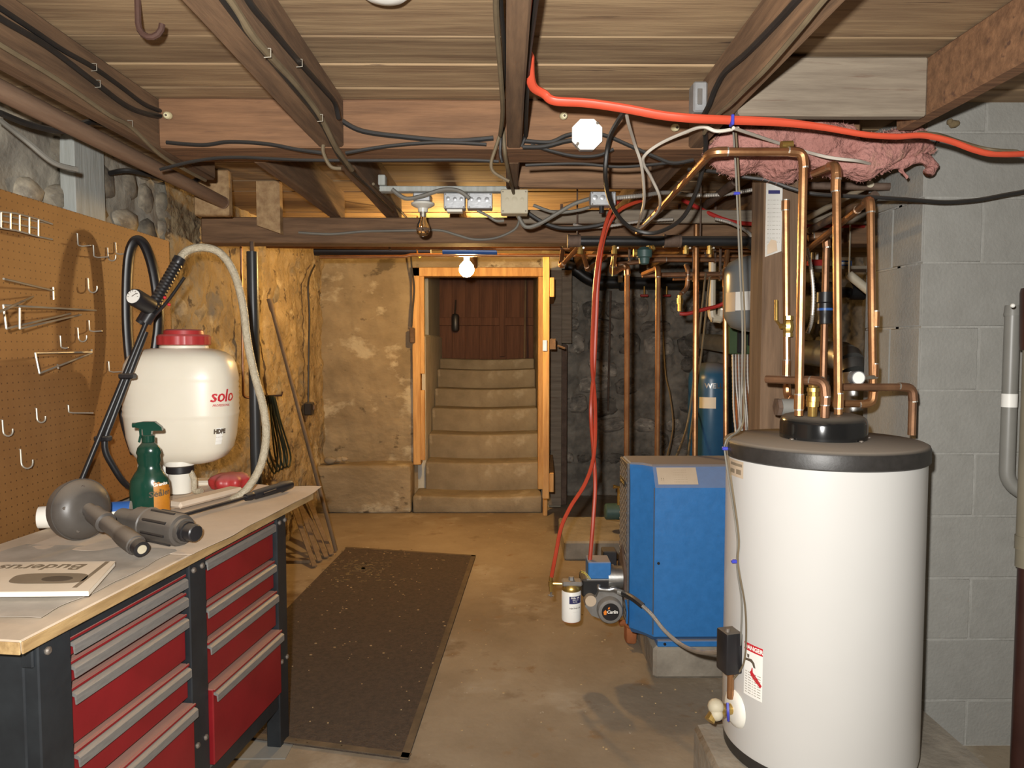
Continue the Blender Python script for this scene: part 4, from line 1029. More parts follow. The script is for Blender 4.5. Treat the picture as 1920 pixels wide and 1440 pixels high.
# aquastat and drain on the jacket
q = hcyl(1380, 1220)
nrm = Vector((q.x - HX, q.y - HY, 0)).normalized(); Mq = AX(q + nrm * .004, (0, 0, 1), nrm)
aq = thing('aquastat', q, 'small black aquastat box on the side of the water heater', 'control box')
b = nb(); box(b, (-.012, -.030, -.058), (.044, .030, .064), .006, Mq, 2); ab = mk('case', b, 'black_plastic', aq)
b = nb(); prism(b, [(-.012, -.014), (.012, -.014), (0, .016)], .001, AX(Mq @ Vector((.02, -.0305, -.012)), Mq.to_3x3() @ Vector((0, -1, 0)), Mq.to_3x3() @ Vector((1, 0, 0)))); mk('warning_mark', b, 'label_red', ab)
b = nb(); tube(b, [Mq @ Vector((.03, .01, .064)), Mq @ Vector((.03, .01, .074))], .007, 10); mk('cover_screw', b, 'bolt', ab)
b = nb(); tube(b, [Mq @ Vector((.012, 0, -.058)), Mq @ Vector((.012, 0, -.14))], .010, 12); mk('bulb_well', b, 'copper', aq)
q = hcyl(1378, 1328); nrm = Vector((q.x - HX, q.y - HY, 0)).normalized()
dv = thing('drain_valve', q, 'corroded brass drain valve low on the water heater', 'valve')
b = nb(); lathe(b, [(.055, -.002), (.05, .006), (.038, .012), (.02, .014)], 24, AX(q, nrm)); mk('collar', b, 'white_plastic', dv)
b = nb(); tube(b, [q + nrm * .008, q + nrm * .035, q + nrm * .036, q + nrm * .055], [.016, .016, .02, .02], 12); mk('body', b, 'brass', dv)
b = nb(); ball(b, q + nrm * .062 + Vector((0, 0, .012)), .024, 2); ball(b, q + nrm * .062 + Vector((0, -.008, -.006)), .02, 2); vb_ = mk('bonnet', b, 'box_cream', dv)
b = nb(); tube(b, [q + nrm * .065, q + nrm * .085 + Vector((0, -.01, -.022))], [.013, .015], 10); mk('spout', b, 'brass', vb_)
b = nb(); tube(b, spl([q + nrm * .028 + Vector((0, -.012, .026)), q + nrm * .03 + Vector((0, -.024, 0)), q + nrm * .026 + Vector((0, -.015, -.026))], 5), .004, 6); mk('cable_tie', b, 'blue_tie', dv)
# sensor wires running down the tank
def onj(px, py, off=.004):
    p = hcyl(px, py); return p + Vector((p.x - HX, p.y - HY, 0)).normalized() * off
rim = WZ(1386, 822, 1.125); rim = Vector((HX, HY, 1.10)) + (Vector((rim.x - HX, rim.y - HY, 0)).normalized() * .276)
rim.z = 1.128
ov = Vector((HX, HY, 0)) + (Vector((rim.x - HX, rim.y - HY, 0)).normalized() * .286)
wpts = [WY(1375, 248, 2.16), WY(1380, 330, 2.16), WY(1387, 500, 2.16), WY(1392, 620, 2.15), WY(1390, 740, 2.12), WY(1387, 800, 2.08), rim, Vector((ov.x, ov.y, 1.112)), Vector((ov.x, ov.y, 1.07))]
cable('sensor_wire', wpts + [onj(1384, 1000), onj(1384, 1060), onj(1393, 1130), onj(1391, 1200), onj(1388, 1240)], .0028, 'grey_cable', 'thin dark wire hanging down the front of the water heater', 'wire')
wp2 = [p + Vector((.006, -.004, .003)) for p in wpts]
cable('sensor_wire', wp2 + [onj(1387, 1000), onj(1386, 1055), onj(1399, 1135), onj(1401, 1200), onj(1396, 1245), onj(1382, 1272, .012)], .0028, 'tan_cable', 'second sensor wire looping out beside the danger label', 'wire')
for (px, py, z) in ((1385, 848, 0), (1383, 1052, 1)):
    p = onj(px, py, .009) if z else Vector((ov.x, ov.y, 1.095)); b = nb(); box(b, (p.x - .010, p.y - .006, p.z - .005), (p.x + .010, p.y + .006, p.z + .005), .002)
    mk('cable_tie', b, 'blue_tie', None, 'blue cable tie on the wires at the lid rim' if not z else 'blue cable tie halfway down the heater wires', 'cable tie')

# ---- copper pipework over the heater
RC = .0118
ZTOP = 1.198
pA = WY(1508, 776, 2.05); pB = WY(1572, 776, 2.09)
top1 = WY(1508, 284, 2.05)
pts = [WY(1196, 436, 3.36), WY(1334, 286, 2.06), Vector((top1.x, 2.055, top1.z)), Vector((top1.x, 2.05, ZTOP + .003))]
pts[1].z = top1.z; pts[1].y = 2.055
c1 = pipe('copper_pipe', [pts[0], pts[1], pts[2], pts[3]], RC, 'copper', 'copper pipe rising from the black cap and turning back under the insulation', 'pipe', rings=[((top1.x, 2.05, 1.24), (0, 0, 1), .04)])
tB = WY(1568, 308, 2.09)
c2 = pipe('copper_pipe', [Vector((pB.x, 2.09, ZTOP + .003)), Vector((tB.x, 2.09, tB.z)), Vector((tB.x, 2.24, tB.z + .01))], RC, 'copper', 'straight copper riser beside it with a white wire at its top', 'pipe',
          rings=[((pB.x, 2.09, 1.24), (0, 0, 1), .04), ((tB.x, 2.09, tB.z - .05), (0, 0, 1), .05)])
# branch of dull pipe over the cap, elbow down
e = WY(1437, 711, 2.16); e2 = WY(1548, 711, 2.02); e2.z = e.z; dn = Vector((e2.x, 2.02, ZTOP))
pipe('copper_pipe', [Vector((e.x, 2.16, e.z)), e2, dn], RC, 'copper_dull', 'horizontal copper branch across the post ending in the cap', 'pipe', rings=[(((e.x + e2.x) / 2 + .045, 2.07, e.z), e2 - e, .05), ((e2.x, 2.02, 1.25), (0, 0, 1), .03)])
u = WY(1527, 740, 2.05)
un = thing('pipe_union', (u.x, 2.06, ZTOP), 'stepped brass union standing on the black cap', 'fitting')
b = nb(); lathe(b, [(.013, ZTOP), (.013, 1.225), (.0165, 1.226), (.0165, 1.24), (.0185, 1.241), (.0185, 1.256), (.015, 1.257), (.015, 1.268), (.017, 1.269), (.017, 1.28), (.0125, 1.282), (.0125, e.z - .004)], 12, Matrix.Translation((u.x, 2.06, 0))); mk('union_body', b, 'brass', un, smooth=30)
h0 = WY(1588, 726, 2.19); h1 = WY(1712, 726, 2.19); h0.z = h1.z; h2 = WY(1712, 815, 2.19)
pipe('copper_pipe', [Vector((h0.x - .02, 2.19, h0.z)), h1, Vector((h1.x, 2.19, 1.128))], RC, 'copper_dull', 'copper pipe reaching sideways and elbowing down to the lid by the block wall', 'pipe')
g0_ = WY(1585, 758, 2.26); g1_ = WY(1637, 757, 2.26); g0_.z = g1_.z; tC = WY(1632, 372, 2.26)
c3 = pipe('copper_pipe', [Vector((WY(1490, 760, 2.26).x, 2.26, g1_.z)), Vector((g1_.x, 2.26, g1_.z)), Vector((tC.x, 2.26, tC.z)), WY(1600, 400, 2.42), WY(1512, 470, 3.0)], RC, 'copper', 'copper riser against the block wall bending back under the beam', 'pipe',
          rings=[((g1_.x - .001, 2.26, WY(1637, 598, 2.26).z), (0, 0, 1), .045), ((g1_.x, 2.26, WY(1637, 695, 2.26).z), (0, 0, 1), .04)])
gf = WY(1475, 763, 2.26); b = nb(); tube(b, [Vector((gf.x - .02, 2.26, gf.z)), Vector((gf.x + .03, 2.26, gf.z))], .026, 16)
gfo = mk('grey_union', b, 'pvc_grey', None, 'fat grey union beside the black cap', 'fitting'); b = nb(); tube(b, [Vector((gf.x - .034, 2.26, gf.z)), Vector((gf.x - .021, 2.26, gf.z))], .029, 6); mk('hex_nut', b, 'rust_iron', gfo)
# gauge
gq = WY(1604, 708, 2.22); b = nb(); tube(b, [Vector((gq.x, 2.23, gq.z)), Vector((gq.x, 2.20, gq.z))], [.020, .021], 20)
gg = mk('thermometer', b, 'box_metal', None, 'round dial thermometer before the silver flue', 'gauge')
b = nb(); tube(b, [Vector((gq.x, 2.1998, gq.z)), Vector((gq.x, 2.199, gq.z))], .018, 20); mk('dial', b, 'white_paint', gg)
b = nb(); tube(b, [Vector((gq.x + .018, 2.21, gq.z)), Vector((g1_.x, 2.255, gq.z))], .007, 10); mk('stem', b, 'solder', gg)
# riser on the post with ball valve
v0 = WY(1475, 376, 2.43); v1 = WY(1478, 745, 2.43)
c4 = pipe('copper_pipe', [Vector((v0.x, 2.44, v0.z)), Vector((v1.x, 2.44, v1.z)), Vector((v1.x + .002, 2.30, gf.z + .01))], .0115, 'copper', 'copper riser fixed to the post above the yellow handled valve', 'pipe',
          rings=[((v1.x - .004, 2.44, WY(1478, 690, 2.44).z), (0, 0, 1), .05), ((v0.x, 2.44, WY(1475, 385, 2.44).z), (0, 0, 1), .03)])
vq = WY(1478, 612, 2.435)
vv = thing('ball_valve', (vq.x, 2.435, vq.z), 'brass ball valve with a yellow lever on the post riser', 'valve')
b = nb(); tube(b, [vq + Vector((0, 0, t)) for t in (-.035, -.022, -.02, -.008, .008, .02, .022, .035)], [.0165, .0165, .014, .018, .018, .014, .0165, .0165], 8); tube(b, [vq, vq + Vector((-.03, -.012, 0))], .009, 8); mk('body', b, 'brass', vv)
b = nb(); lv = WY(1455, 600, 2.39); l2 = WY(1455, 562, 2.39); tube(b, [vq + Vector((-.03, -.012, .0)), lv, l2], [.006, .006, .006], 8, flat=.5); mk('lever', b, 'brass', vv)
# pipe behind with black insulated coupling
b0_ = WY(1550, 440, 2.95); b1_ = WY(1548, 716, 2.95)
pipe('copper_pipe', [WY(1515, 446, 2.96), Vector((b0_.x, 2.95, b0_.z)), Vector((b0_.x, 2.95, .9))], .014, 'copper_dull', 'dull copper pipe behind the risers with a black rubber sleeve', 'pipe')
b = nb(); s0_ = WY(1550, 548, 2.95).z; s1_ = WY(1550, 608, 2.95).z; lathe(b, [(.016, s1_), (.029, s1_ + .002), (.027, s1_ + .03), (.03, s1_ + .04), (.03, s0_ - .045), (.034, s0_ - .04), (.034, s0_)], 16, Matrix.Translation((b0_.x, 2.95, 0)))
rs_ = mk('rubber_sleeve', b, 'black_plastic', None, 'black rubber sleeve clamped round the rear copper pipe', 'sleeve'); b = nb(); lathe(b, [(.031, s1_ + .055), (.031, s1_ + .065)], 16, Matrix.Translation((b0_.x, 2.95, 0))); mk('clamp', b, 'blue_label', rs_)
# flue pipe
fq = WY(1600, 745, 3.35)
flu = thing('flue_pipe', (fq.x, 3.35, .95), 'silver galvanised flue pipe with a round elbow', 'flue')
b = nb(); tube(b, [(fq.x, 3.35, .95), (fq.x, 3.35, 1.22)], .066, 28); mk('straight_section', b, 'galv', flu)
b = nb(); tube(b, [(fq.x, 3.35, 1.14), (fq.x, 3.35, 1.165)], .069, 28); mk('band', b, 'galv', flu)
for i in range(4):
    a0_, a1_ = i * PI / 8, (i + 1) * PI / 8
    f_ = lambda a: Vector((fq.x, 3.35 + .13 * (1 - math.cos(a)) - .0, 1.22 + .13 * math.sin(a)))
    b = nb(); tube(b, [f_(a0_), f_(a1_)], [.067, .070], 28); mk('elbow_gore', b, 'galv', flu)
b = nb(); tube(b, [(fq.x, 3.48, 1.35), (fq.x + .1, 6.70, 1.45)], .067, 28); mk('horizontal_section', b, 'galv', flu)

# ================================================================ BOILER
BX0, BY0 = .527, 2.955
quadbox('concrete_pad', [Vector((.615, 2.97, 0)), Vector((1.3, 2.97, 0)), Vector((1.3, 3.55, 0)), Vector((.615, 3.55, 0))], 0, .140, 'pad', bev=.014, label='rough concrete pad under the blue boiler', cat='pad')
bl = thing('oil_boiler', (.85, 3.2, .14), 'blue oil boiler with sloping jacket and dusty top', 'boiler')
def outl(f): return [(.527, 3.27), (.527, 3.06 + f * .3), (.578, 3.0 + f), (.612, BY0 + f), (1.16, BY0 + f), (1.16, 3.27)]
b = nb(); rings = []
for (z, f, sh) in ((.165, .035, .012), (.19, .0, 0), (.815, .0, 0), (.893, .06, 0), (.900, .075, .006)):
    rings.append([b.verts.new((x + (sh if x < .6 else 0), y, z)) for (x, y) in outl(f)])
for i in range(len(rings) - 1):
    for j in range(6): b.faces.new((rings[i][j], rings[i][(j + 1) % 6], rings[i + 1][(j + 1) % 6], rings[i + 1][j]))
b.faces.new(rings[0][::-1]); b.faces.new(rings[-1]); jk = mk('jacket', b, 'boiler_blue', bl, smooth=25)
b = nb(); box(b, (.606, BY0 - .0025, .20), (.609, BY0 + .0, .815)); mk('panel_seam', b, 'print_dark', jk)
b = nb(); box(b, (.63, 2.965, .141), (1.16, 3.26, .168), .003); mk('plinth', b, 'boiler_blue', bl)
b = nb(); tube(b, [(.628, BY0 + .0, .50), (.628, BY0 - .003, .50)], .006, 10); mk('panel_screw', b, 'black_plastic', jk)
b = nb(); tube(b, [(.66, 2.965, .155), (.66, 2.96, .155)], .006, 10); mk('panel_screw', b, 'black_plastic', jk)
# burner-side grey panel with raised chevrons
b = nb(); box(b, (.515, 3.075, .20), (.528, 3.265, .898), .003); gp_ = mk('front_panel', b, 'boiler_grey', bl)
for i in range(26):
    z = .21 + i * .026
    b = nb(); prism(b, [(3.08, z), (3.26, z + .066), (3.26, z + .074), (3.08, z + .008)] if z + .074 < .895 else [(3.08, z), (3.26, .887), (3.26, .895), (3.08, z + .008)], .003, Matrix(((0, 0, 1, .512), (1, 0, 0, 0), (0, 1, 0, 0), (0, 0, 0, 1))))
    mk('rib', b, 'boiler_grey', gp_)
b = nb(); box(b, (.509, 3.10, .79), (.513, 3.24, .82), .001); bd_ = mk('badge', b, 'black_iron', gp_)
mk('lettering', textbm('Buderus', .027, AX((.5085, 3.17, .805), (-1, 0, 0), (0, -1, 0)), bold=.0004), 'brass', bd_, smooth=0)
# data label on the sloping top
s0 = Vector((.625, BY0 - .0005, .823)); sv = Vector((0, .06, .078)).normalized()
Ms = AX(s0, Vector((1, 0, 0)).cross(sv), (1, 0, 0))
b = nb(); box(b, (0, .006, .0008), (.165, .085, .0016), 0, Ms); lb_o = mk('data_label', b, 'label_tan', jk)
for i in range(6): mk('print_line', textbm('- -- --- - -- - --', .010, Ms @ Matrix.Translation((.095, .018 + i * .011, .0018)), depth=0), 'print_grey', lb_o, smooth=0)
mk('warning_print', textbm('! !', .016, Ms @ Matrix.Translation((.02, .03, .0018)), depth=0), 'print_dark', lb_o, smooth=0)
# burner ---------------------------------------------------------------------
bu = thing('oil_burner', (.40, 3.13, .20), 'grey oil burner with a blue ignition box bolted to the boiler', 'burner')
b = nb(); prism(b, [(-.10, 0), (0, .115), (.10, .02), (.09, -.11), (-.09, -.11)], .01, AX((.514, 3.15, .41), (-1, 0, 0), (0, -1, 0))); mk('flange', b, 'rust_iron', bu)
b = nb(); tube(b, [(.505, 3.13, .385), (.47, 3.13, .385), (.469, 3.13, .385), (.44, 3.13, .385)], [.05, .05, .056, .056], 24); mk('air_tube', b, 'galv', bu)
b = nb(); box(b, (.325, 3.09, .31), (.455, 3.22, .388), .008); mk('housing', b, 'black_iron', bu)
q0 = WY(1103, 1086, 3.08); q1 = WY(1146, 1056, 3.08)
b = nb(); box(b, (q0.x, 3.08, q0.z), (q1.x, 3.19, q1.z + .004), .004); ig = mk('ignition_box', b, 'boiler_blue', bu)
b = nb(); box(b, (q0.x - .006, 3.085, q0.z - .008), (q1.x + .006, 3.2, q0.z), .002); mk('ignition_plate', b, 'box_metal', ig)
b = nb(); q2 = WY(1131, 1076, 3.22); q3 = WY(1157, 1034, 3.22); box(b, (q2.x, 3.22, q2.z), (q3.x, 3.30, q3.z), .004); mk('relay_box', b, 'black_plastic', bu)
mq_ = WY(1143, 1143, 3.05)
b = nb(); prism(b, [(-.105, .012), (-.085, .045), (-.055, .052), (-.045, .075), (.02, .07), (.055, .05), (.06, -.03), (.02, -.052), (-.03, -.048), (-.075, -.03)], .09, AX((mq_.x, 3.15, mq_.z), (0, -1, 0), (1, 0, 0))); mk('fan_scroll', b, 'motor_grey', bu)
b = nb(); lathe(b, [(.052, -.06), (.055, -.05), (.055, .018), (.050, .026), (.038, .028)], 36, AX((mq_.x, 3.05, mq_.z), (0, -1, 0))); mt_ = mk('motor', b, 'motor_grey', bu)
b = nb(); lathe(b, [(.0375, .028), (.0375, .0295)], 32, AX((mq_.x, 3.05, mq_.z), (0, -1, 0))); dc = mk('motor_disc', b, 'black_plastic', mt_)
mk('lettering', textbm('Carlin', .019, AX((mq_.x + .007, 3.0201, mq_.z), (0, -1, 0), (1, 0, 0)), bold=.0005, shear=.2), 'label_white', dc, smooth=0)
b = nb(); prism(b, [(-.028, -.012), (-.018, -.012), (-.016, .002), (-.022, .01), (-.030, .0)], .0006, AX((mq_.x, 3.0205, mq_.z), (0, -1, 0), (1, 0, 0))); prism(b, [(-.012, .012), (-.004, .012), (-.003, .022), (-.010, .019)], .0006, AX((mq_.x, 3.0205, mq_.z), (0, -1, 0), (1, 0, 0))); mk('flame_mark', b, 'orange_flame', dc)
b = nb(); e_ = WY(1108, 1128, 3.05); tube(b, [(e_.x, 3.10, e_.z), (e_.x, 3.055, e_.z)], .024, 18); mk('end_cover', b, 'label_tan', bu)
pts = PXL([(1123, 1097, 3.06), (1124, 1104, 3.05), (1140, 1106, 3.05), (1152, 1104, 3.05), (1163, 1111, 3.05)])
b = nb(); tube(b, spl(pts, 5), .0085, 10); mk('conduit_elbow', b, 'galv', bu)
b = nb(); tube(b, [WY(1158, 1109, 3.05), WY(1171, 1113, 3.04)], .013, 12); mk('conduit_connector', b, 'pvc_grey', bu)
b = nb(); tube(b, spl(PXL([(1090, 1070, 3.07), (1100, 1076, 3.065), (1108, 1086, 3.06)]), 5), .0016, 5); tube(b, spl(PXL([(1090, 1073, 3.07), (1098, 1077, 3.065), (1106, 1087, 3.06)]), 5), .0016, 5); mk('yellow_wires', b, 'yellow_wire', bu)
b = nb(); lv0 = WY(1173, 1124, 3.05); lv1 = WY(1175, 1168, 3.05); tube(b, [lv0, (lv0 + lv1) / 2 + Vector((.004, -.006, 0)), lv1], .009, 8, flat=.5); mk('damper_handle', b, 'boiler_blue', bu)
# oil filter can
fc = WY(1071, 1130, 3.05); T = Matrix.Translation((fc.x, 3.05, 0)); z0 = WY(1071, 1163, 3.05).z
of = thing('oil_filter', (fc.x, 3.05, z0), 'white oil filter canister with a navy label beside the burner', 'filter')
b = nb(); lathe(b, [(.034, z0), (.040, z0 + .004), (.0415, z0 + .012), (.0415, z0 + .128), (.038, z0 + .133)], 32, T); cn = mk('canister', b, 'label_white', of)
b = nb(); lathe(b, [(.039, z0 + .133), (.040, z0 + .136), (.037, z0 + .150), (.028, z0 + .16)], 24, T); mk('neck', b, 'brass', of)
b = nb(); box(b, (fc.x - .04, 3.02, z0 + .155), (fc.x + .045, 3.08, z0 + .175), .006); lathe(b, [(.013, z0 + .17), (.011, z0 + .19)], 6, T); mk('head', b, 'motor_grey', of)
b = nb(); tube(b, [(fc.x - .0, 3.05, z0 - .001), (fc.x, 3.05, z0 + .004)], .037, 24); mk('rust_rim', b, 'rust_orange', of)
def fpatch(a0, a1, zz0, zz1, m, nm, par, off=.0006):
    b = nb(); vs = [[b.verts.new((fc.x + (.0415 + off) * math.cos(a), 3.05 + (.0415 + off) * math.sin(a), z)) for z in (zz0, zz1)] for a in [a0 + (a1 - a0) * i / 6 for i in range(7)]]
    for i in range(6): b.faces.new((vs[i][0], vs[i + 1][0], vs[i + 1][1], vs[i][1]))
    return mk(nm, b, m, par)
nv = fpatch(-1.85, -.45, z0 + .085, z0 + .117, 'label_navy', 'navy_label', cn)
def ftext(body, size, a, z, m, par, bold=0.):
    def fn(co):
        t = a + co.x / .042; return Vector((fc.x + .0425 * math.cos(t), 3.05 + .0425 * math.sin(t), z + co.y))
    mk('lettering', textbm(body, size, None, fn, depth=0, bold=bold), m, par, smooth=0)
ftext('FUEL OIL', .010, -1.2, z0 + .110, 'label_white', nv, .0003); ftext('SPIN-ON', .007, -1.2, z0 + .101, 'label_white', nv); ftext('FILTER', .007, -1.25, z0 + .093, 'label_white', nv)
ftext('HEATING OIL', .0085, -1.2, z0 + .066, 'print_dark', cn, .0002); ftext('- - - - -', .008, -1.2, z0 + .050, 'print_grey', cn); ftext('- - - - - -', .008, -1.2, z0 + .076, 'print_grey', cn)
# brass tee on the hose end
tq = WY(1033, 1094, 3.06)
tee = thing('brass_tee', (tq.x, 3.06, tq.z - .05), 'brass tee with a bleed valve between hose and filter', 'fitting')
b = nb(); tube(b, [tq + Vector((0, 0, t)) for t in (.03, .012, .010, -.012, -.014, -.035)], [.008, .008, .011, .011, .008, .008], 8); tube(b, [tq, Vector((fc.x - .035, 3.055, tq.z - .0))], .006, 8); mk('tee_body', b, 'brass', tee)
b = nb(); tube(b, [tq + Vector((0, 0, -.035)), tq + Vector((.001, 0, -.058))], .005, 8); tube(b, [tq + Vector((-.012, 0, -.05)), tq + Vector((.012, 0, -.054))], .003, 6); mk('bleed_screw', b, 'bolt', tee)
# rusty lump at the boiler foot
b = nb(); q = WZ(1180, 1206, 0); box(b, (q.x - .02, q.y - .02, 0), (q.x + .035, q.y + .05, .10), .014, None, 2); ball(b, (q.x - .0, q.y, .10), .032, 2); tube(b, [(q.x, q.y, .1), (q.x - .05, q.y - .01, .10)], .012, 8)
for v in b.verts: v.co += Vector([.006 * noise.noise(v.co * 40 + Vector((i * 9, 0, 0))) for i in range(3)])
mk('rusty_valve', b, 'rust_orange', None, 'rusted drain valve on the floor at the boiler foot', 'valve')
# flexible conduit from burner to aquastat
cq = [WY(1168, 1112, 3.04), WY(1190, 1124, 2.94), WY(1220, 1150, 2.88), WY(1245, 1181, 2.80), WY(1275, 1207, 2.68), WY(1305, 1221, 2.5), WY(1335, 1224, 2.28), WY(1352, 1221, 2.13)]
def bx(name, pts, r, label, cat='conduit', parent=None, k=30):
    P = spl(pts, k); b = nb(); tube(b, P, [r * (1.0 if i % 2 else .80) for i in range(len(P))], 8); return mk(name, b, 'bx', parent, label, cat if parent is None else None)
cd = bx('flexible_conduit', cq, .0085, 'armoured flexible conduit drooping from the burner to the black box')
b = nb(); P = spl(cq, 8); tube(b, P[0:13], .0125, 10); mk('conduit_sleeve', b, 'black_plastic', cd)
# red oil hoses
hs1 = [(1165, 372, 3.2), (1145, 395, 3.2), (1128, 450, 3.2), (1117, 520, 3.22), (1112, 600, 3.25), (1110, 680, 3.25), (1116, 760, 3.22), (1114, 850, 3.18), (1098, 905, 3.14), (1070, 950, 3.1), (1052, 990, 3.08), (1042, 1040, 3.06), (1034, 1082, 3.06)]
hs2 = [(1205, 375, 3.3), (1160, 395, 3.26), (1134, 440, 3.26), (1122, 520, 3.26), (1118, 600, 3.27), (1114, 690, 3.26), (1108, 770, 3.2), (1113, 850, 3.22), (1116, 910, 3.18), (1112, 980, 3.14), (1106, 1052, 3.12)]
cable('oil_hose', PXL(hs1), .0088, 'red_hose', 'red rubber oil hose swinging out to the brass tee', 'hose')
cable('oil_hose', PXL(hs2), .0088, 'red_hose', 'red rubber oil hose dropping straight to the burner', 'hose')
# low concrete slab, green pump
quadbox('concrete_slab', [Vector((.375, 4.66, 0)), Vector((1.3, 4.66, 0)), Vector((1.3, 5.35, 0)), Vector((.385, 5.35, 0))], 0, .125, 'pad', bev=.012, label='low concrete slab on the floor behind the burner', cat='slab')
gp0 = WY(1149, 959, 4.9); b = nb(); gpm = thing('circulator_pump', (gp0.x + .05, 4.9, .14), 'green circulator pump motor behind the boiler', 'pump')
tube(b, [(gp0.x - .055, 4.9, gp0.z), (gp0.x - .045, 4.9, gp0.z), (gp0.x + .06, 4.9, gp0.z)], [.045, .056, .056], 24); mk('motor', b, 'valve_green', gpm)
b = nb(); box(b, (gp0.x + .061, 4.84, .126), (gp0.x + .2, 4.96, gp0.z + .09), .02, None, 2); mk('volute', b, 'rust_iron', gpm)
b = nb(); tube(b, [(gp0.x + .04, 4.88, gp0.z + .05), (gp0.x + .04, 4.88, gp0.z + .17), (gp0.x + .0, 4.88, gp0.z + .175)], .014, 10); mk('riser', b, 'brass', gpm)

# ================================================================ MANIFOLD AND ZONE PIPES
MZ = WY(1200, 452, 3.40).z
mfl = thing('pipe_manifold', (.75, 3.4, MZ), 'black iron manifold pipe with brown couplings above the boiler', 'pipe')
x0, x1 = WY(1068, 452, 3.4).x, WY(1412, 452, 3.4).x
b = nb(); tube(b, [(x0, 3.4, MZ), (x1, 3.4, MZ)], .0235, 18); mk('main_pipe', b, 'black_iron', mfl)
for (pa, pb_) in ((1066, 1086), (1246, 1274)):
    b = nb(); tube(b, [(WY(pa, 452, 3.4).x, 3.4, MZ), (WY(pb_, 452, 3.4).x, 3.4, MZ)], .028, 18); cpl = mk('coupling', b, 'rust_iron', mfl)
    for pc_ in (pa, pb_):
        b = nb(); xx = WY(pc_, 452, 3.4).x; tube(b, [(xx - .005, 3.4, MZ), (xx + .005, 3.4, MZ)], .031, 18); mk('rim', b, 'rust_iron', cpl)
for px in (1088, 1152, 1216, 1286, 1330):
    xx = WY(px, 470, 3.4).x; b = nb(); tube(b, [(xx, 3.4, MZ - .02), (xx, 3.4, MZ - .04), (xx, 3.4, MZ - .041), (xx, 3.4, MZ - .06)], [.011, .011, .014, .014], 8); tee_ = mk('outlet', b, 'brass', mfl)
    b = nb(); tube(b, [(xx + .012, 3.37, MZ - .035), (xx + .012, 3.43, MZ - .035)], .005, 8); mk('drain_cap', b, 'solder', tee_)
for px in (1082, 1313):      # threaded hanger rods
    xx = WY(px, 452, 3.4).x; b = nb(); tube(b, [(xx, 3.4, MZ + .02), (xx, 3.4, ZC)], .004, 6); mk('hanger_rod', b, 'rust_iron', mfl)
# air separator and vent
aq_ = WY(1415, 452, 3.4); b = nb(); ball(b, (aq_.x + .01, 3.4, MZ), .052, 3, s=(1.1, .9, .9)); tube(b, [(aq_.x + .02, 3.4, MZ - .04), (aq_.x + .02, 3.4, MZ - .075)], .02, 12); asp = mk('air_separator', b, 'black_iron', None, 'black air separator at the end of the manifold', 'fitting')
b = nb(); lathe(b, [(.010, MZ + .045), (.010, MZ + .06), (.021, MZ + .062), (.022, MZ + .105), (.018, MZ + .11), (.006, MZ + .112), (.006, MZ + .122)], 18, Matrix.Translation((aq_.x + .012, 3.4, 0))); mk('air_vent', b, 'brass', asp)
# expansion tank
ez = WY(1415, 550, 3.4); T = Matrix.Translation((ez.x + .005, 3.4, 0)); zt_ = WY(1415, 478, 3.4).z; zb_ = WY(1415, 622, 3.4).z
et = thing('expansion_tank', (ez.x, 3.4, zb_), 'grey expansion tank with a bright white band hanging from the manifold', 'tank')
hgt_ = zt_ - zb_
b = nb(); lathe(b, [(.02, zt_), (.08, zt_ - .012), (.125, zt_ - .035), (.142, zt_ - .065), (.144, zt_ - .10), (.144, zb_ + .085), (.136, zb_ + .055), (.11, zb_ + .02), (.06, zb_ + .003), (.02, zb_)], 48, T); es = mk('shell', b, 'exp_grey', et, smooth=50)
def epatch(a0, a1, z0, z1, m, nm, par, off=.0008):
    b = nb(); n_ = 14; vs = [[b.verts.new((ez.x + .005 + (.144 + off) * math.cos(a), 3.4 + (.144 + off) * math.sin(a), z)) for z in (z0, z1)] for a in [a0 + (a1 - a0) * i / n_ for i in range(n_ + 1)]]
    for i in range(n_): b.faces.new((vs[i][0], vs[i + 1][0], vs[i + 1][1], vs[i][1]))
    return mk(nm, b, m, par)
lz1 = WY(1400, 546, 3.27).z; lz0 = WY(1400, 583, 3.27).z
epatch(-2.55, -.6, lz0 + .004, lz1, 'label_white', 'white_label', es); epatch(-3.05, -2.56, lz0, lz1 - .0, 'label_tan', 'cream_label', es)
b = nb(); lathe(b, [(.012, zb_ - .02), (.016, zb_ - .018), (.016, zb_ + .004)], 10, T); mk('valve_stem', b, 'blue_tie', et)
b = nb(); tube(b, [(ez.x + .02, 3.4, zt_ - .005), (ez.x + .02, 3.4, MZ - .07)], .012, 10); mk('nipple', b, 'black_iron', et)

RZ = .0138
def zone(pts, label, r=RZ, m='copper', **k): return pipe('copper_pipe', PXL(pts), r, m, label, 'pipe', **k)
zone([(1055, 470, 3.75), (1051, 500, 3.62), (1086, 462, 3.42)], 'bent copper stub at the capped end of the manifold', .0115)
zone([(1090, 466, 3.41), (1102, 506, 3.62), (1135, 482, 4.0)], 'second bent copper stub under the manifold', .0115)
zone([(1152, 480, 3.42), (1147, 512, 3.5), (1176, 497, 3.62), (1175, 862, 3.62)], 'copper riser nearest the red hoses', .0135)
zone([(1206, 514, 3.95), (1234, 502, 3.62), (1232, 862, 3.62)], 'second copper riser behind the boiler', .0128)
zone([(1290, 380, 3.7), (1306, 386, 3.62), (1303, 862, 3.62)], 'tall copper riser crossing in front of the blue tank', .0135)
zone([(1364, 470, 3.75), (1360, 520, 3.70), (1361, 835, 3.70)], 'copper riser at the edge of the blue tank', .0128)
zone([(1418, 628, 3.5), (1417, 820, 3.5)], 'copper pipe below the expansion tank', .0125)
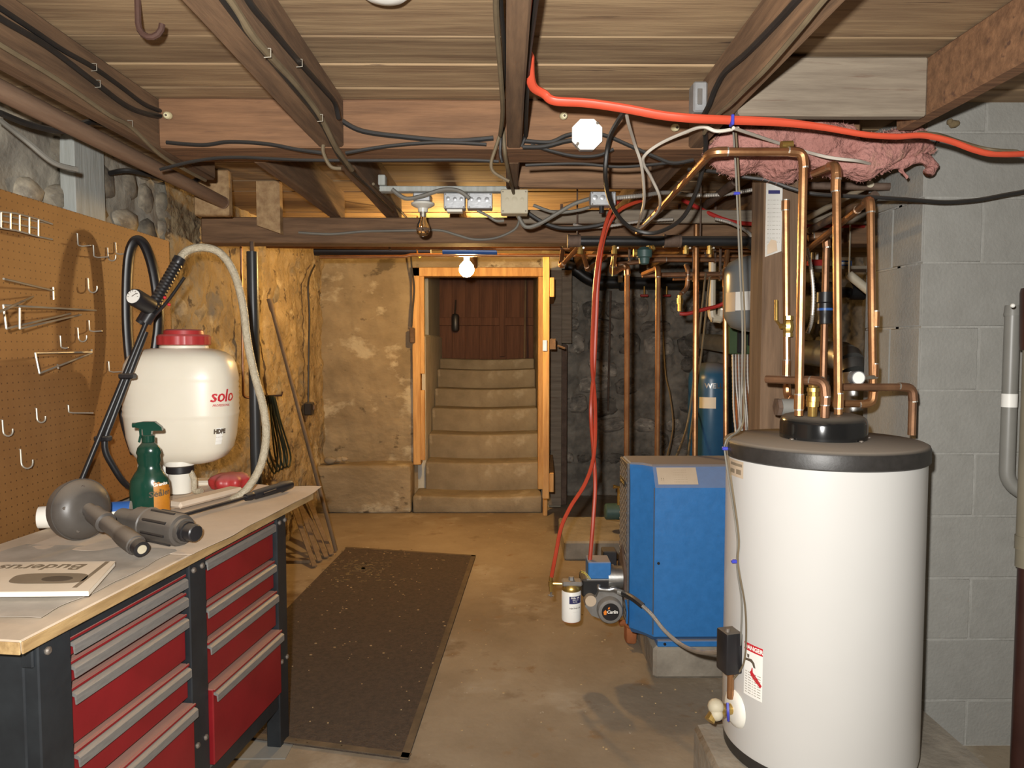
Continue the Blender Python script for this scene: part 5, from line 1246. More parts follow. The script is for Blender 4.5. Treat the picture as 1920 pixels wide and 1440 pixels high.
zone([(1155, 496, 4.05), (1232, 487, 4.05), (1400, 487, 4.05)], 'upper horizontal copper line under the manifold', .0135, 'copper_dull')
zone([(1204, 516, 3.95), (1400, 513, 3.95)], 'lower horizontal copper line under the manifold', .0135, 'copper_dull')
zone([(1262, 524, 3.98), (1360, 521, 3.98)], 'short bright copper line below the manifold pipes', .007, 'copper')
zone([(1286, 497, 3.95), (1290, 505, 3.93), (1289, 540, 3.93), (1276, 552, 3.92)], 'copper drop above the red tubing', .011, 'copper_dull')
for (px, py, Y) in ((1215, 510, 3.96), (1180, 488, 4.05), (1340, 488, 4.05), (1350, 512, 3.95), (1300, 523, 3.98), (1350, 521, 3.98)):
    q = WY(px, py, Y); b = nb(); box(b, (q.x - .006, q.y - .0015, q.z), (q.x + .006, q.y + .0015, 2.06 if Y < 4 else ZC)); tube(b, [q + Vector((-.004, 0, 0)), q + Vector((.004, 0, 0))], .0165, 10)
    mk('pipe_strap', b, 'rust_iron', None, 'thin strap hanger at %s of the pipes under the manifold' % {1215: 'the open end', 1180: 'the high end', 1340: 'the upper line', 1350: 'the lower line', 1300: 'the bright line'}[px] if py != 521 else 'thin strap hanger at the tank end of the bright line', 'strap', 'strap hangers under the manifold')
vq = WY(1275, 573, 3.92); b = nb(); tube(b, [vq + Vector((0, 0, t)) for t in (.055, .04, .039, .01, .009, -.03)], [.012, .012, .017, .017, .012, .012], 8)
mk('check_valve', b, 'brass', None, 'brass valve at the start of the red tubing', 'valve')
cable('red_tubing', PXL([(1275, 588, 3.92), (1290, 588, 3.9), (1320, 580, 3.85), (1345, 574, 3.8), (1358, 568, 3.78)]), .010, 'red_pex', 'short red tubing running to the expansion tank', 'tubing')
b = nb(); vg = WY(1208, 478, 3.36); lathe(b, [(.012, -.045), (.022, -.04), (.026, -.015), (.035, -.01), (.037, .02), (.02, .035)], 18, Matrix.Translation(vg)); fv = mk('flow_valve', b, 'valve_green', None, 'green flow valve hanging under the manifold', 'valve')
b = nb(); tube(b, [vg + Vector((-.05, 0, .01)), vg + Vector((-.035, 0, .01))], .018, 10); tube(b, [vg + Vector((.035, 0, .03)), vg + Vector((.045, 0, .035))], .014, 10); mk('side_port', b, 'brass', fv)
cable('yellow_tag', PXL([(1150, 480, 3.36), (1149, 500, 3.36), (1148, 518, 3.36)]), .007, 'yellow_wire', 'yellow green tag hanging from the first zone valve', 'tag', flat=.3)
# overhead copper mains and drain pipe beyond the beam
for (pts, r, m, lb_) in (([(600, 482, 4.5), (760, 481, 4.5), (770, 478, 4.5), (1055, 479, 4.5), (1440, 480, 4.4)], .010, 'copper', 'copper main running just above the lit bulb'),
                         ([(500, 462, 4.35), (1420, 470, 4.35)], .011, 'copper_dull', 'upper copper main under the carrying beam'),
                         ([(930, 466, 4.2), (1420, 463, 4.2)], .011, 'copper', 'third copper main beside the manifold')):
    cm = pipe('copper_main', PXL(pts), r, m, lb_, 'pipe', elbows=False)
    for t_ in (.25, .7):
        A_, B_ = WY(*pts[-2]), WY(*pts[-1]); q = A_ + (B_ - A_) * t_
        b = nb(); box(b, (q.x - .008, q.y - .0015, q.z), (q.x + .008, q.y + .0015, ZC)); tube(b, [q + Vector((-.006, 0, 0)), q + Vector((.006, 0, 0))], r * 1.2, 10); mk('hanger_strap', b, 'rust_iron', cm)
b = nb(); A = WY(590, 470, 4.6); B = WY(808, 470, 4.6); tube(b, [A, B], .032, 16); dp = mk('drain_pipe', b, 'black_plastic', None, 'black drain pipe slung under the beam beside the bulb', 'pipe')
b = nb(); A2 = WY(792, 470, 4.6); tube(b, spl([A2 + Vector((-.03, 0, ZC - A2.z)), A2 + Vector((-.03, 0, .08)), A2 + Vector((-.03, -.036, 0)), A2 + Vector((-.02, 0, -.04)), A2 + Vector((.0, .036, 0))], 5), .006, 6); mk('hanger_strap', b, 'brass', dp)
b = nb(); A = WY(830, 470, 4.42); B = WY(932, 471, 4.42); tube(b, [A, B], .022, 14); mk('pipe_sleeve', b, 'blue_label', None, 'blue grey sleeve on the pipe above the lit bulb', 'sleeve')
P, _ = fillet(PXL([(1042, 496, 6.35), (1075, 502, 6.35), (1108, 528, 6.35), (1440, 537, 6.35)]), .15, 6)
b = nb(); tube(b, P, .052, 16); bp_ = mk('waste_pipe', b, 'black_iron', None, 'thick black waste pipe sloping along the dark stone wall', 'pipe')
for px in (1130, 1168):
    b = nb(); q = WY(px, 530, 6.35); tube(b, [q + Vector((-.03, 0, -.0)), q + Vector((.03, 0, -.002))], .064, 16); mk('hub', b, 'black_iron', bp_)
b = nb(); q = WY(1163, 523, 6.28); box(b, (q.x - .02, q.y - .01, q.z - .03), (q.x + .02, q.y + .02, q.z + .03), .004); mk('tag', b, 'label_white', bp_)
for (px, lb_) in ((1208, 'red handled shutoff valve beneath the waste pipe'), (1250, 'second red handled shutoff valve beneath the waste pipe')):
    q = WY(px, 552, 6.3); o_ = thing('shutoff_valve', q, lb_, 'valve'); b = nb(); tube(b, [q + Vector((0, 0, .07)), q + Vector((0, 0, .0))], .008, 8); mk('stem', b, 'brass', o_)
    b = nb(); box(b, (q.x - .035, q.y - .012, q.z - .02), (q.x + .035, q.y + .012, q.z), .005); mk('handle', b, 'red_pex', o_)
pipe('thin_pipe', PXL([(1145, 545, 6.66), (1140, 770, 6.68)]), .010, 'rust_iron', 'thin dark pipe down the rubble stone wall', 'pipe', elbows=False)
# white pvc with trap
pipe('pvc_trap', PXL([(1336, 470, 4.1), (1335, 596, 4.1), (1352, 598, 4.1), (1353, 572, 4.1)]), .020, 'pvc_white', 'cream plastic pipe with a curved trap beside the grey tank', 'pipe', bend=.05)
for (pts, lb_) in (([(1323, 512, 3.94), (1315, 590, 3.9), (1300, 720, 3.85), (1288, 800, 3.8), (1268, 858, 3.28)], 'limp tan cord hanging behind the tall riser'),
                   ([(1331, 513, 3.955), (1318, 640, 3.95), (1302, 760, 3.9), (1290, 858, 3.27)], 'second tan cord trailing to the boiler top'),
                   ([(1240, 540, 6.28), (1247, 690, 6.0), (1256, 740, 5.8), (1262, 800, 5.7), (1250, 858, 5.5)], 'tan cord dangling before the dark stones')):
    cable('loose_string', PXL(pts), .006, 'tan_cable', lb_, 'cord')
# blue well tank
wq = WY(1334, 700, 6.1)
wt = thing('well_tank', (wq.x, 6.1, 0), 'tall blue well pressure tank behind the boiler', 'tank'); T = Matrix.Translation((wq.x, 6.1, 0))
b = nb(); lathe(b, [(.03, 1.262), (.09, 1.250), (.15, 1.215), (.18, 1.17), (.190, 1.12), (.190, .17), (.17, .12), (.10, .09)], 48, T); ws = mk('shell', b, 'tank_blue', wt, smooth=50)
b = nb(); lathe(b, [(.16, 0), (.165, .02), (.15, .16)], 32, T); mk('stand', b, 'black_plastic', wt)
def wtext(body, size, px, py, m, bold):
    q = WY(px, py, 5.92); a = math.atan2(q.y - 6.1, q.x - wq.x)
    def fn(co):
        t = a + co.x / .19; return Vector((wq.x + .1915 * math.cos(t), 6.1 + .1915 * math.sin(t), q.z + co.y))
    mk('lettering', textbm(body, size, None, fn, depth=0, bold=bold), m, ws, smooth=0)
wtext('WELL-X', .058, 1345, 724, 'galv', .0015)
b = nb(); n_ = 8; vs = []
za, zb2 = WY(1320, 745, 5.92).z, WY(1320, 766, 5.92).z
qa = WY(1306, 750, 5.935); qb = WY(1342, 750, 5.92); a0 = math.atan2(qa.y - 6.1, qa.x - wq.x); a1 = math.atan2(qb.y - 6.1, qb.x - wq.x)
vs = [[b.verts.new((wq.x + .1912 * math.cos(a), 6.1 + .1912 * math.sin(a), z)) for z in (zb2, za)] for a in [a0 + (a1 - a0) * i / n_ for i in range(n_ + 1)]]
for i in range(n_): b.faces.new((vs[i][0], vs[i + 1][0], vs[i + 1][1], vs[i][1]))
mk('white_label', b, 'label_white', ws)
# relay panel with armoured cables
rp = thing('relay_panel', WY(1400, 800, 4.1), 'green relay box on an orange board with armoured cables', 'control panel')
q0 = WY(1366, 664, 4.05); q1 = WY(1422, 600, 4.05); b = nb(); box(b, (q0.x, 4.05, q0.z), (q1.x, 4.13, q1.z), .006); mk('green_case', b, 'green_box', rp)
q2 = WY(1382, 662, 4.04); q3 = WY(1400, 612, 4.04); b = nb(); box(b, (q2.x, 4.03, q2.z), (q3.x, 4.049, q3.z), .004); mk('relay', b, 'black_plastic', rp)
q2 = WY(1402, 648, 4.04); q3 = WY(1414, 625, 4.04); b = nb(); box(b, (q2.x, 4.03, q2.z), (q3.x, 4.049, q3.z), .004); mk('relay', b, 'black_plastic', rp)
q0 = WY(1378, 900, 4.14); q1 = WY(1428, 655, 4.14); b = nb(); box(b, (q0.x, 4.131, .0), (q1.x, 4.155, q1.z), .003); mk('back_board', b, 'rust_orange', rp)
for i in range(6):
    bx('armoured_cable', PXL([(1374 + i * 5.5, 664, 4.06), (1374 + i * 5.5 + 1, 720, 4.03), (1376 + i * 6 + (i % 2) * 3, 770, 4.0), (1382 + i * 6, 830, 3.95)]), .0075, None, parent=rp, k=16)
# pvc drain at the right edge of the picture
d0 = WY(1898, 600, 2.36); zz0 = WY(1898, 905, 2.36).z; zz1 = WY(1898, 585, 2.36).z
P, _ = fillet([(d0.x, 2.36, zz1), (d0.x, 2.36, zz0), (d0.x + .07, 2.33, zz0 - .05)], .05, 6)
b = nb(); tube(b, P, .0225, 20); pv = mk('drain_riser', b, 'pvc_grey', None, 'grey plastic drain pipe with a white band by the block wall', 'pipe')
b = nb(); tube(b, [(d0.x, 2.36, zz1 - .012), (d0.x, 2.36, zz1 + .022)], [.0255, .022], 20); mk('hub', b, 'pvc_grey', pv)
b = nb(); tube(b, [(d0.x, 2.36, WY(1898, 763, 2.36).z), (d0.x, 2.36, WY(1898, 738, 2.36).z)], .0232, 20); mk('white_band', b, 'label_white', pv)
d1 = WY(1944, 600, 2.25); z1_ = WY(1920, 540, 2.25).z; z2_ = WY(1920, 655, 2.25).z
ft = thing('filter_housing', (d1.x, 2.25, .55), 'brown and beige plastic column cut off by the picture edge', 'pipe')
b = nb(); tube(b, [(d1.x, 2.25, z2_ - .002), (d1.x, 2.25, z2_ + .02), (d1.x, 2.25, z1_ - .015), (d1.x, 2.25, z1_)], [.042, .044, .047, .044], 24); hd0 = mk('brown_head', b, 'brown_plastic', ft)
b = nb(); q = WY(1899, 573, 2.22); ball(b, q, .007); mk('bleed_button', b, 'label_white', hd0)
b = nb(); tube(b, [(d1.x, 2.25, .70), (d1.x, 2.25, z2_ - .003)], .034, 24); mk('beige_body', b, 'beige_plastic', ft)
b = nb(); tube(b, [(d1.x, 2.25, WY(1920, 1030, 2.25).z), (d1.x, 2.25, WY(1920, 1005, 2.25).z)], .037, 24); mk('collar', b, 'beige_plastic', ft)
b = nb(); tube(b, [(d1.x, 2.25, 0), (d1.x, 2.25, .70)], .027, 20); mk('brown_pipe', b, 'brown_plastic', ft)
b = nb(); tube(b, [(d0.x + .065, 2.33, zz0 - .046), (d1.x, 2.26, zz0 - .06)], .02, 14); mk('inlet', b, 'beige_plastic', ft)
# ================================================================ ELECTRICS
# lamp holder with unlit clear bulb, steel boxes on the pale strip
q = WY(793, 383, 3.14)
lh = thing('lamp_holder', (q.x, 3.14, ZJ - .006), 'porcelain lamp holder with an unlit clear bulb', 'lamp')
T = Matrix.Translation((q.x, 3.14, 0)); zc = q.z
b = nb(); box(b, (q.x - .036, 3.09, zc + .004), (q.x + .036, 3.19, ZJ - .007), .004); mk('outlet_box', b, 'box_metal', lh)
b = nb(); lathe(b, [(.05, zc + .004), (.05, zc - .004), (.036, zc - .012), (.022, zc - .018), (.020, zc - .034)], 28, T); mk('holder', b, 'porcelain', lh)
b = nb(); lathe(b, [(.0135, zc - .034), (.0135, zc - .054)], 16, T); bs = mk('bulb_cap', b, 'solder', lh)
b = nb(); lathe(b, [(.0135, zc - .055), (.017, zc - .070), (.026, zc - .088), (.030, zc - .106), (.026, zc - .124), (.014, zc - .134), (.003, zc - .137)], 24, T); mk('clear_bulb', b, 'glass_bulb', bs)
def ebox(name, px0, py0, px1, py1, Y, dep, m, label, knocks=(), zt=None, slots=False):
    a = WY(px0, py1, Y); c = WY(px1, py0, Y); z1 = zt or c.z
    o = thing(name, ((a.x + c.x) / 2, Y + dep / 2, a.z), label, 'electrical box')
    b = nb(); box(b, (a.x, Y, a.z), (c.x, Y + dep, z1), .003); bd = mk('box_body', b, m, o)
    for (kx, ky, r) in knocks:
        k = WY(kx, ky, Y); b = nb(); lathe(b, [(r, 0), (r, .0012), (r * .8, .0018)], 18, AX((k.x, Y, k.z), (0, -1, 0))); mk('knockout', b, m, bd)
    for (sx, sz) in ((.08, .9), (.92, .9), (.08, .1), (.92, .1)):
        b = nb(); lathe(b, [(.003, 0), (.002, .0015)], 8, AX((a.x + (c.x - a.x) * sx, Y, a.z + (z1 - a.z) * sz), (0, -1, 0))); mk('screw', b, 'bolt', bd)
    if slots:
        b = nb(); box(b, (a.x + .012, Y + .006, a.z - .012), (c.x - .012, Y + dep - .006, a.z - .0005), .002); mk('receptacle', b, 'white_plastic', o)
    return o
ebox('junction_box', 832, 362, 872, 391, 3.09, .06, 'box_metal', 'steel outlet box with a receptacle next to the clear bulb', [(840, 372, .008), (853, 373, .008), (865, 373, .008)], ZJ - .008, True)
ebox('junction_box', 876, 364, 923, 391, 3.09, .06, 'box_metal', 'steel junction box in the middle of the strip', [(884, 373, .008), (898, 374, .010), (913, 374, .010)], ZJ - .008)
ebox('junction_box', 939, 365, 990, 400, 3.02, .07, 'box_cream', 'cream painted junction box at the joist end', [(951, 374, .008), (965, 374, .012), (979, 374, .008)], ZJ - .008)
ebox('junction_box', 1107, 359, 1155, 385, 2.96, .055, 'box_metal', 'square steel box hung on the blocking board', [(1116, 370, .010), (1130, 370, .010), (1147, 377, .006)])
b = nb(); q = WY(1128, 386, 2.98); tube(b, [q, q + Vector((0, 0, -.03))], .010, 10); mk('cable_clamp', b, 'black_plastic', None, 'black cable clamp under the square steel box', 'clamp')
# octagonal cover
q = WY(1100, 254, 2.41); oc = thing('octagon_box', (q.x, 2.42, q.z - .05), 'white octagonal junction box cover on the reddish header', 'electrical box')
oct_ = [(.049 * x, .049 * y) for x, y in ((-1, -.45), (-.45, -1), (.45, -1), (1, -.45), (1, .45), (.45, 1), (-.45, 1), (-1, .45))]
b = nb(); prism(b, oct_, .004, AX((q.x, 2.40, q.z), (0, -1, 0), (1, 0, 0))); cv = mk('cover_plate', b, 'white_paint', oc)
b = nb(); prism(b, [(x * .95, y * .95) for x, y in oct_], .03, AX((q.x, 2.43, q.z), (0, -1, 0), (1, 0, 0))); mk('box_body', b, 'box_metal', oc)
for (sx, sy) in ((-.034, -.036), (.034, .036), (-.03, -.03)):
    b = nb(); lathe(b, [(.005, 0), (.003, .003)], 8, AX((q.x + sx, 2.396, q.z + sy), (0, -1, 0))); mk('screw', b, 'bolt', cv)
# handy box on the joist
q0 = WX(1298, 214, .575); ebq = WY(1316, 187, 2.22)
hb = thing('handy_box', (.57, 2.22, ebq.z - .04), 'small grey handy box on the side of a joist', 'electrical box')
b = nb(); box(b, (.555, 2.19, ebq.z - .045), (.597, 2.25, ebq.z + .045), .005); hbb = mk('box_body', b, 'box_metal', hb)
b = nb(); box(b, (.566, 2.186, ebq.z - .025), (.580, 2.1895, ebq.z + .022), .001); mk('cover_plate', b, 'galv', hbb)
# ceramic knobs
for (px, py, lb_) in ((318, 217, 'ceramic wiring tube where the outer joist meets the header'), (1055, 218, 'ceramic wiring tube beside the octagonal cover'), (1263, 240, 'ceramic wiring tube near the insulation on the header')):
    q = WY(px, py, 2.425); b = nb(); lathe(b, [(.010, 0), (.012, .004), (.012, .016), (.009, .022), (.011, .03), (.007, .036)], 14, AX(q, (0.1, -1, -.25))); kb = mk('ceramic_tube', b, 'ceramic', None, lb_, 'insulator')
    b = nb(); lathe(b, [(.004, .030), (.004, .037)], 8, AX(q, (0.1, -1, -.25))); mk('bore', b, 'print_dark', kb)
# ---- cables; (points, plane, radius, material, label)
def onX(pts, X): return [WX(px, py, X) for px, py in pts]
def onY(pts, Y): return [WY(px, py, Y) for px, py in pts]
XA, XB, XC0, XC1, XD = -1.135, -.522, -.012, .060, .588
CAB = [
 (onX([(-60, -25), (0, 15), (60, 55), (120, 95), (175, 126), (230, 165), (270, 195), (303, 209)], XA), .007, 'black_cable', 'upper black cable on the outer joist'),
 (onX([(-60, -10), (0, 34), (90, 88), (180, 156), (240, 200), (285, 216), (312, 217)], XA), .008, 'black_cable', 'second black cable curving to the ceramic tube'),
 (onX([(-60, 45), (0, 84), (90, 138), (150, 178), (205, 216), (245, 238), (300, 290), (350, 320), (385, 338)], XA + .003), .0065, 'tan_cable', 'frayed cable along the lower edge of the outer joist'),
 (onX([(440, -60), (465, 0), (505, 50), (560, 115), (605, 165), (627, 192), (635, 222)], XB), .0075, 'black_cable', 'black cable high on the wide joist'),
 (onX([(380, -60), (430, 0), (470, 62), (500, 98), (560, 165), (602, 222), (632, 280), (660, 318)], XB - .005), .0085, 'tan_cable', 'pale flat cable stapled along the wide joist'),
 (onX([(372, -60), (420, 4), (463, 60), (540, 152), (600, 228), (640, 300), (690, 350), (735, 395)], XB - .012), .006, 'black_cable', 'thin black cable beneath the pale one'),
 (onY([(608, 262), (606, 285), (620, 312), (640, 316)], 2.40), .006, 'tan_cable', 'short looped cable end at the wide joist'),
 (onY([(312, 267), (380, 272), (430, 266), (500, 270), (560, 281), (606, 287)], 2.417), .0065, 'black_cable', 'black cable along the header beside the outer joist'),
 (onY([(300, 318), (365, 302), (440, 295), (560, 300), (700, 301), (860, 300), (935, 303)], 2.42), .0055, 'black_cable', 'thin cable along the bottom of the header'),
 (onY([(640, 226), (680, 246), (760, 257), (850, 264), (925, 259)], 2.415), .0085, 'black_cable', 'thick black cable across the header middle'),
 (onY([(648, 287), (720, 275), (800, 268), (860, 268), (912, 271)], 2.41), .006, 'black_cable', 'lower black cable crossing the thick one'),
 (onY([(980, 264), (1030, 267), (1060, 255), (1082, 250)], 2.412), .0075, 'black_cable', 'black cable entering the octagonal box'),
 (onY([(980, 276), (1020, 275), (1060, 265), (1085, 262)], 2.405), .0075, 'black_cable', 'lower black cable entering the octagonal box'),
 (onY([(995, 272), (1040, 285), (1080, 293), (1120, 292), (1150, 280)], 2.41), .0055, 'black_cable', 'black cable sagging below the octagonal box'),
 (onY([(1120, 250), (1146, 258), (1180, 273), (1230, 295), (1262, 306), (1300, 300)], 2.412), .0065, 'black_cable', 'black cable from the octagonal box to the joist'),
 (onY([(985, 310), (1080, 307), (1160, 313), (1230, 308), (1262, 304)], 2.42), .005, 'black_cable', 'thin cable under the octagonal box'),
 ([Vector((-.016 + .006 * math.sin(y * 7), y, 2.075 + .008 * math.sin(y * 5))) for y in (.4, .8, 1.2, 1.5, 1.8, 2.1, 2.35)] + [WY(943, 240, 2.40), WY(947, 290, 2.42), WY(955, 330, 2.62), WY(963, 362, 3.0)], .0065, 'tan_cable', 'pale cable down one side of the narrow joist'),
 ([Vector((-.010 - .005 * math.sin(y * 6), y, 2.100 + .012 * math.sin(y * 4))) for y in (.4, .8, 1.2, 1.5, 1.8, 2.1, 2.35)] + [WY(938, 285, 2.405), WY(942, 305, 2.41)], .0055, 'black_cable', 'black cable beside the pale one on the narrow joist'),
 (onY([(942, 238), (930, 275), (921, 305), (925, 322), (945, 335), (955, 340)], 2.38), .0055, 'tan_cable', 'looped pale cable at the end of the narrow joist'),
 ([Vector((.057 + .004 * math.sin(y * 6), y, 2.085 + .01 * math.sin(y * 4 + 1))) for y in (.4, .8, 1.2, 1.5, 1.8, 2.1, 2.35)] + [WY(985, 255, 2.40), WY(977, 275, 2.41)], .0065, 'black_cable', 'black cable on the far side of the narrow joist'),
 (onX([(1550, -60), (1495, 0), (1455, 44), (1400, 100), (1360, 135), (1342, 165), (1330, 196), (1320, 215)], XD), .0085, 'black_cable', 'black cable running to the handy box'),
 (onX([(1600, -60), (1545, 0), (1500, 55), (1440, 125), (1400, 165), (1370, 195), (1340, 220), (1320, 250)], XD - .004), .006, 'tan_cable', 'thin cable along the lower edge of the handy box joist'),
 (PXL([(1172, 208, 2.0), (1160, 225, 2.1), (1142, 262, 2.3), (1135, 330, 2.36), (1147, 385, 2.5), (1178, 424, 2.6), (1225, 437, 2.6), (1275, 413, 2.5), (1305, 360, 2.4), (1322, 290, 2.3), (1322, 245, 2.22)]), .0075, 'black_cable', 'large drooping loop of black cable under the header'),
 (PXL([(1173, 204, 2.0), (1178, 230, 2.1), (1190, 270, 2.3), (1203, 312, 2.4), (1208, 370, 2.6), (1203, 400, 2.8), (1194, 430, 3.2)]), .0052, 'white_cable', 'thin white wire hanging from the orange cord'),
 (PXL([(1385, 240, 2.1), (1345, 246, 2.1), (1318, 238, 2.12), (1285, 248, 2.2), (1240, 268, 2.3), (1212, 288, 2.35), (1206, 305, 2.4), (1222, 335, 2.5), (1237, 370, 2.6), (1234, 395, 2.8), (1212, 418, 3.0), (1195, 432, 3.2)]), .0052, 'white_cable', 'long looping white wire ending at the pipe tape'),
 (PXL([(1290, 318, 2.5), (1340, 322, 2.45), (1395, 332, 2.4), (1440, 338, 2.38), (1480, 352, 2.36), (1530, 364, 2.34), (1640, 370, 2.34), (1700, 374, 2.34), (1770, 379, 2.34), (1830, 375, 2.34), (1880, 366, 2.34), (1960, 350, 2.34)]) + [Vector((2.1, 2.34, 2.0)), Vector((2.395, 2.34, 2.04))], .0065, 'black_cable', 'dark cable stretched across the block wall'),
 (PXL([(1375, 240, 2.0), (1480, 275, 2.3), (1540, 292, 2.2), (1575, 298, 2.18), (1610, 302, 2.2), (1640, 310, 2.3)]), .005, 'white_cable', 'white wire poking through the pink insulation'),
 (PXL([(1720, 248, 2.25), (1760, 252, 2.2), (1800, 265, 2.1), (1850, 279, 2.0), (1900, 283, 2.0), (1960, 284, 2.0)]) + [Vector((2.0, 2.0, 1.975)), Vector((2.395, 2.0, 2.01))], .0045, 'tan_cable', 'thin cream wire following the orange cord past the insulation'),
 (onY([(560, 436), (620, 439), (680, 434), (720, 433), (780, 432), (825, 432), (858, 441), (890, 449), (930, 446), (965, 430), (975, 410)], 3.688), .0065, 'grey_cable', 'grey cable stapled along the carrying beam'),
 (onY([(735, 355), (760, 372), (790, 368), (830, 356), (860, 358), (880, 372)], 3.05), .009, 'grey_cable', 'grey cable arching over the lamp holder boxes'),
 (onY([(895, 395), (915, 405), (930, 414), (945, 414)], 3.1), .006, 'grey_cable', 'grey cable dropping below the steel boxes'),
 (onY([(970, 402), (985, 425), (1010, 420), (1040, 403), (1075, 383), (1108, 372)], 3.1), .0085, 'grey_cable', 'grey cable rising to the square steel box'),
 (onY([(990, 400), (1020, 418), (1055, 428), (1110, 425), (1150, 414)], 3.3), .010, 'black_cable', 'thick black cable in the gap behind the cream box'),
 (onY([(1000, 385), (1040, 398), (1080, 395), (1108, 388)], 3.15), .007, 'grey_cable', 'second grey cable into the square steel box'),
 (onX([(700, 345), (735, 378), (762, 408)], -.535), .006, 'tan_cable', 'cable stapled to the joist by the clear bulb'),
 (PXL([(205, 325, 2.9), (240, 320, 2.9), (290, 330, 3.0), (340, 345, 3.2), (375, 335, 3.3)]), .010, 'black_cable', 'black cable drooping along the stone wall'),
 (PXL([(0, 225, 2.1), (50, 265, 2.1), (100, 305, 2.15), (145, 318, 2.2)]), .008, 'grey_cable', 'grey cable lying against the stones'),
 (PXL([(0, 212, 2.0), (60, 235, 2.1), (120, 245, 2.2), (170, 228, 2.3), (215, 240, 2.5)]), .009, 'black_cable', 'black cable tucked behind the round pole'),
 (onX([(590, 497), (578, 530), (580, 590), (579, 650), (578, 755)], XW + .05), .007, 'black_cable', 'cable running down the plaster to the small switch box'),
 (PXL([(770, 470, 6.1), (772, 500, 6.12), (777, 540, 6.15), (774, 580, 6.15), (772, 612, 6.15)]), .007, 'black_cable', 'cord hanging beside the door jamb'),
 (PXL([(1180, 470, 4.3), (1240, 440, 4.2), (1330, 400, 4.1), (1420, 385, 4.0)]), .006, 'black_cable', 'black cable behind the manifold'),
]
for (pts, r, m, lb_) in CAB: cable('electrical_cable', pts, r, m, lb_, 'cable')
# staples over the cables
for (px, py, X, lb_) in ((175, 126, XA, 'wire staple on the upper cable of the outer joist'), (182, 157, XA, 'wire staple on the second cable of the outer joist'), (243, 232, XA, 'wire staple on the frayed cable of the outer joist'),
                         (500, 99, XB, 'wire staple high on the pale cable of the wide joist'), (560, 118, XB, 'wire staple on the black cable of the wide joist'), (599, 221, XB, 'wire staple low on the pale cable of the wide joist')):
    q = WX(px, py, X); b = nb(); tube(b, [(q.x - .006, q.y, q.z + .010), (q.x + .009, q.y, q.z + .009), (q.x + .009, q.y, q.z - .009), (q.x - .006, q.y, q.z - .010)], .0012, 5)
    mk('cable_staple', b, 'wire_steel', None, lb_, 'staple', 'staples on the joists')
# armoured conduits overhead
bx('armoured_conduit', PXL([(1156, 371, 2.98), (1200, 367, 3.0), (1250, 361, 3.1), (1300, 366, 3.2), (1350, 365, 3.2), (1400, 358, 3.2), (1432, 350, 3.2)]), .0095, 'armoured conduit leaving the square steel box', k=22)
bx('armoured_conduit', PXL([(1075, 421, 3.4), (1100, 426, 3.38), (1140, 424, 3.36), (1200, 415, 3.36), (1262, 411, 3.36)]), .008, 'armoured conduit above the manifold pipe', k=22)
bx('armoured_conduit', PXL([(1340, 410, 3.3), (1370, 418, 3.3), (1398, 432, 3.34), (1408, 442, 3.37)]), .008, 'short armoured conduit near the brass air vent', k=18)
bx('armoured_conduit', PXL([(1513, 465, 2.75), (1520, 500, 2.75), (1525, 550, 2.75), (1522, 600, 2.75), (1514, 625, 2.75)]), .008, 'armoured conduit curving beside the rear copper pipe', k=20)
# red tubing overhead
cable('red_tubing', PXL([(1280, 375, 3.6), (1330, 400, 3.5), (1370, 415, 3.45), (1415, 420, 3.5), (1500, 422, 3.6), (1620, 424, 3.7)]), .010, 'red_pex', 'long red tubing running overhead behind the post', 'tubing')
# dark iron pipe running back, cream pipe, brown pipe
b = nb(); tube(b, PXL([(1290, 410, 4.2), (1380, 340, 2.9)]), .018, 12); mk('iron_pipe', b, 'rust_iron', None, 'brown iron pipe slanting back over the manifold', 'pipe')
b = nb(); tube(b, PXL([(1516, 408, 3.4), (1632, 345, 2.66)]), .013, 12); mk('cream_pipe', b, 'pvc_white', None, 'cream pipe slanting back between the copper risers', 'pipe')
b = nb(); tube(b, PXL([(1518, 432, 3.3), (1640, 366, 2.66)]), .016, 12); mk('iron_pipe', b, 'rust_iron', None, 'dark iron pipe under the slanting cream pipe', 'pipe')
b = nb(); tube(b, PXL([(1515, 348, 2.72), (1668, 350, 2.66)]), .014, 12); mk('iron_pipe', b, 'rust_iron', None, 'level brown pipe ending at the block wall corner', 'pipe')
b = nb(); tube(b, [WY(1490, 440, 4.4), Vector((3.29, 4.4, WY(1600, 438, 4.4).z))], .05, 14); mk('grey_duct', b, 'pvc_grey', None, 'thick grey pipe deep behind the copper risers', 'pipe')
b = nb(); A = WY(1592, 515, 3.6); B = WY(1660, 570, 3.5); tube(b, [A, B], .022, 12); tube(b, [A, (A.x, A.y, ZC)], .004, 6); mk('cream_elbow', b, 'pvc_white', None, 'short cream pipe slanting at the block wall edge', 'pipe')
# copper elbow with the pipe joint above the insulation
q = WY(1478, 272, 2.07); b = nb(); tube(b, [q + Vector((-.02, 0, 0)), q + Vector((.012, .002, .002))], .011, 12); mk('copper_stub', b, 'brass', None, 'short capped copper stub lying on the long pipe', 'fitting')
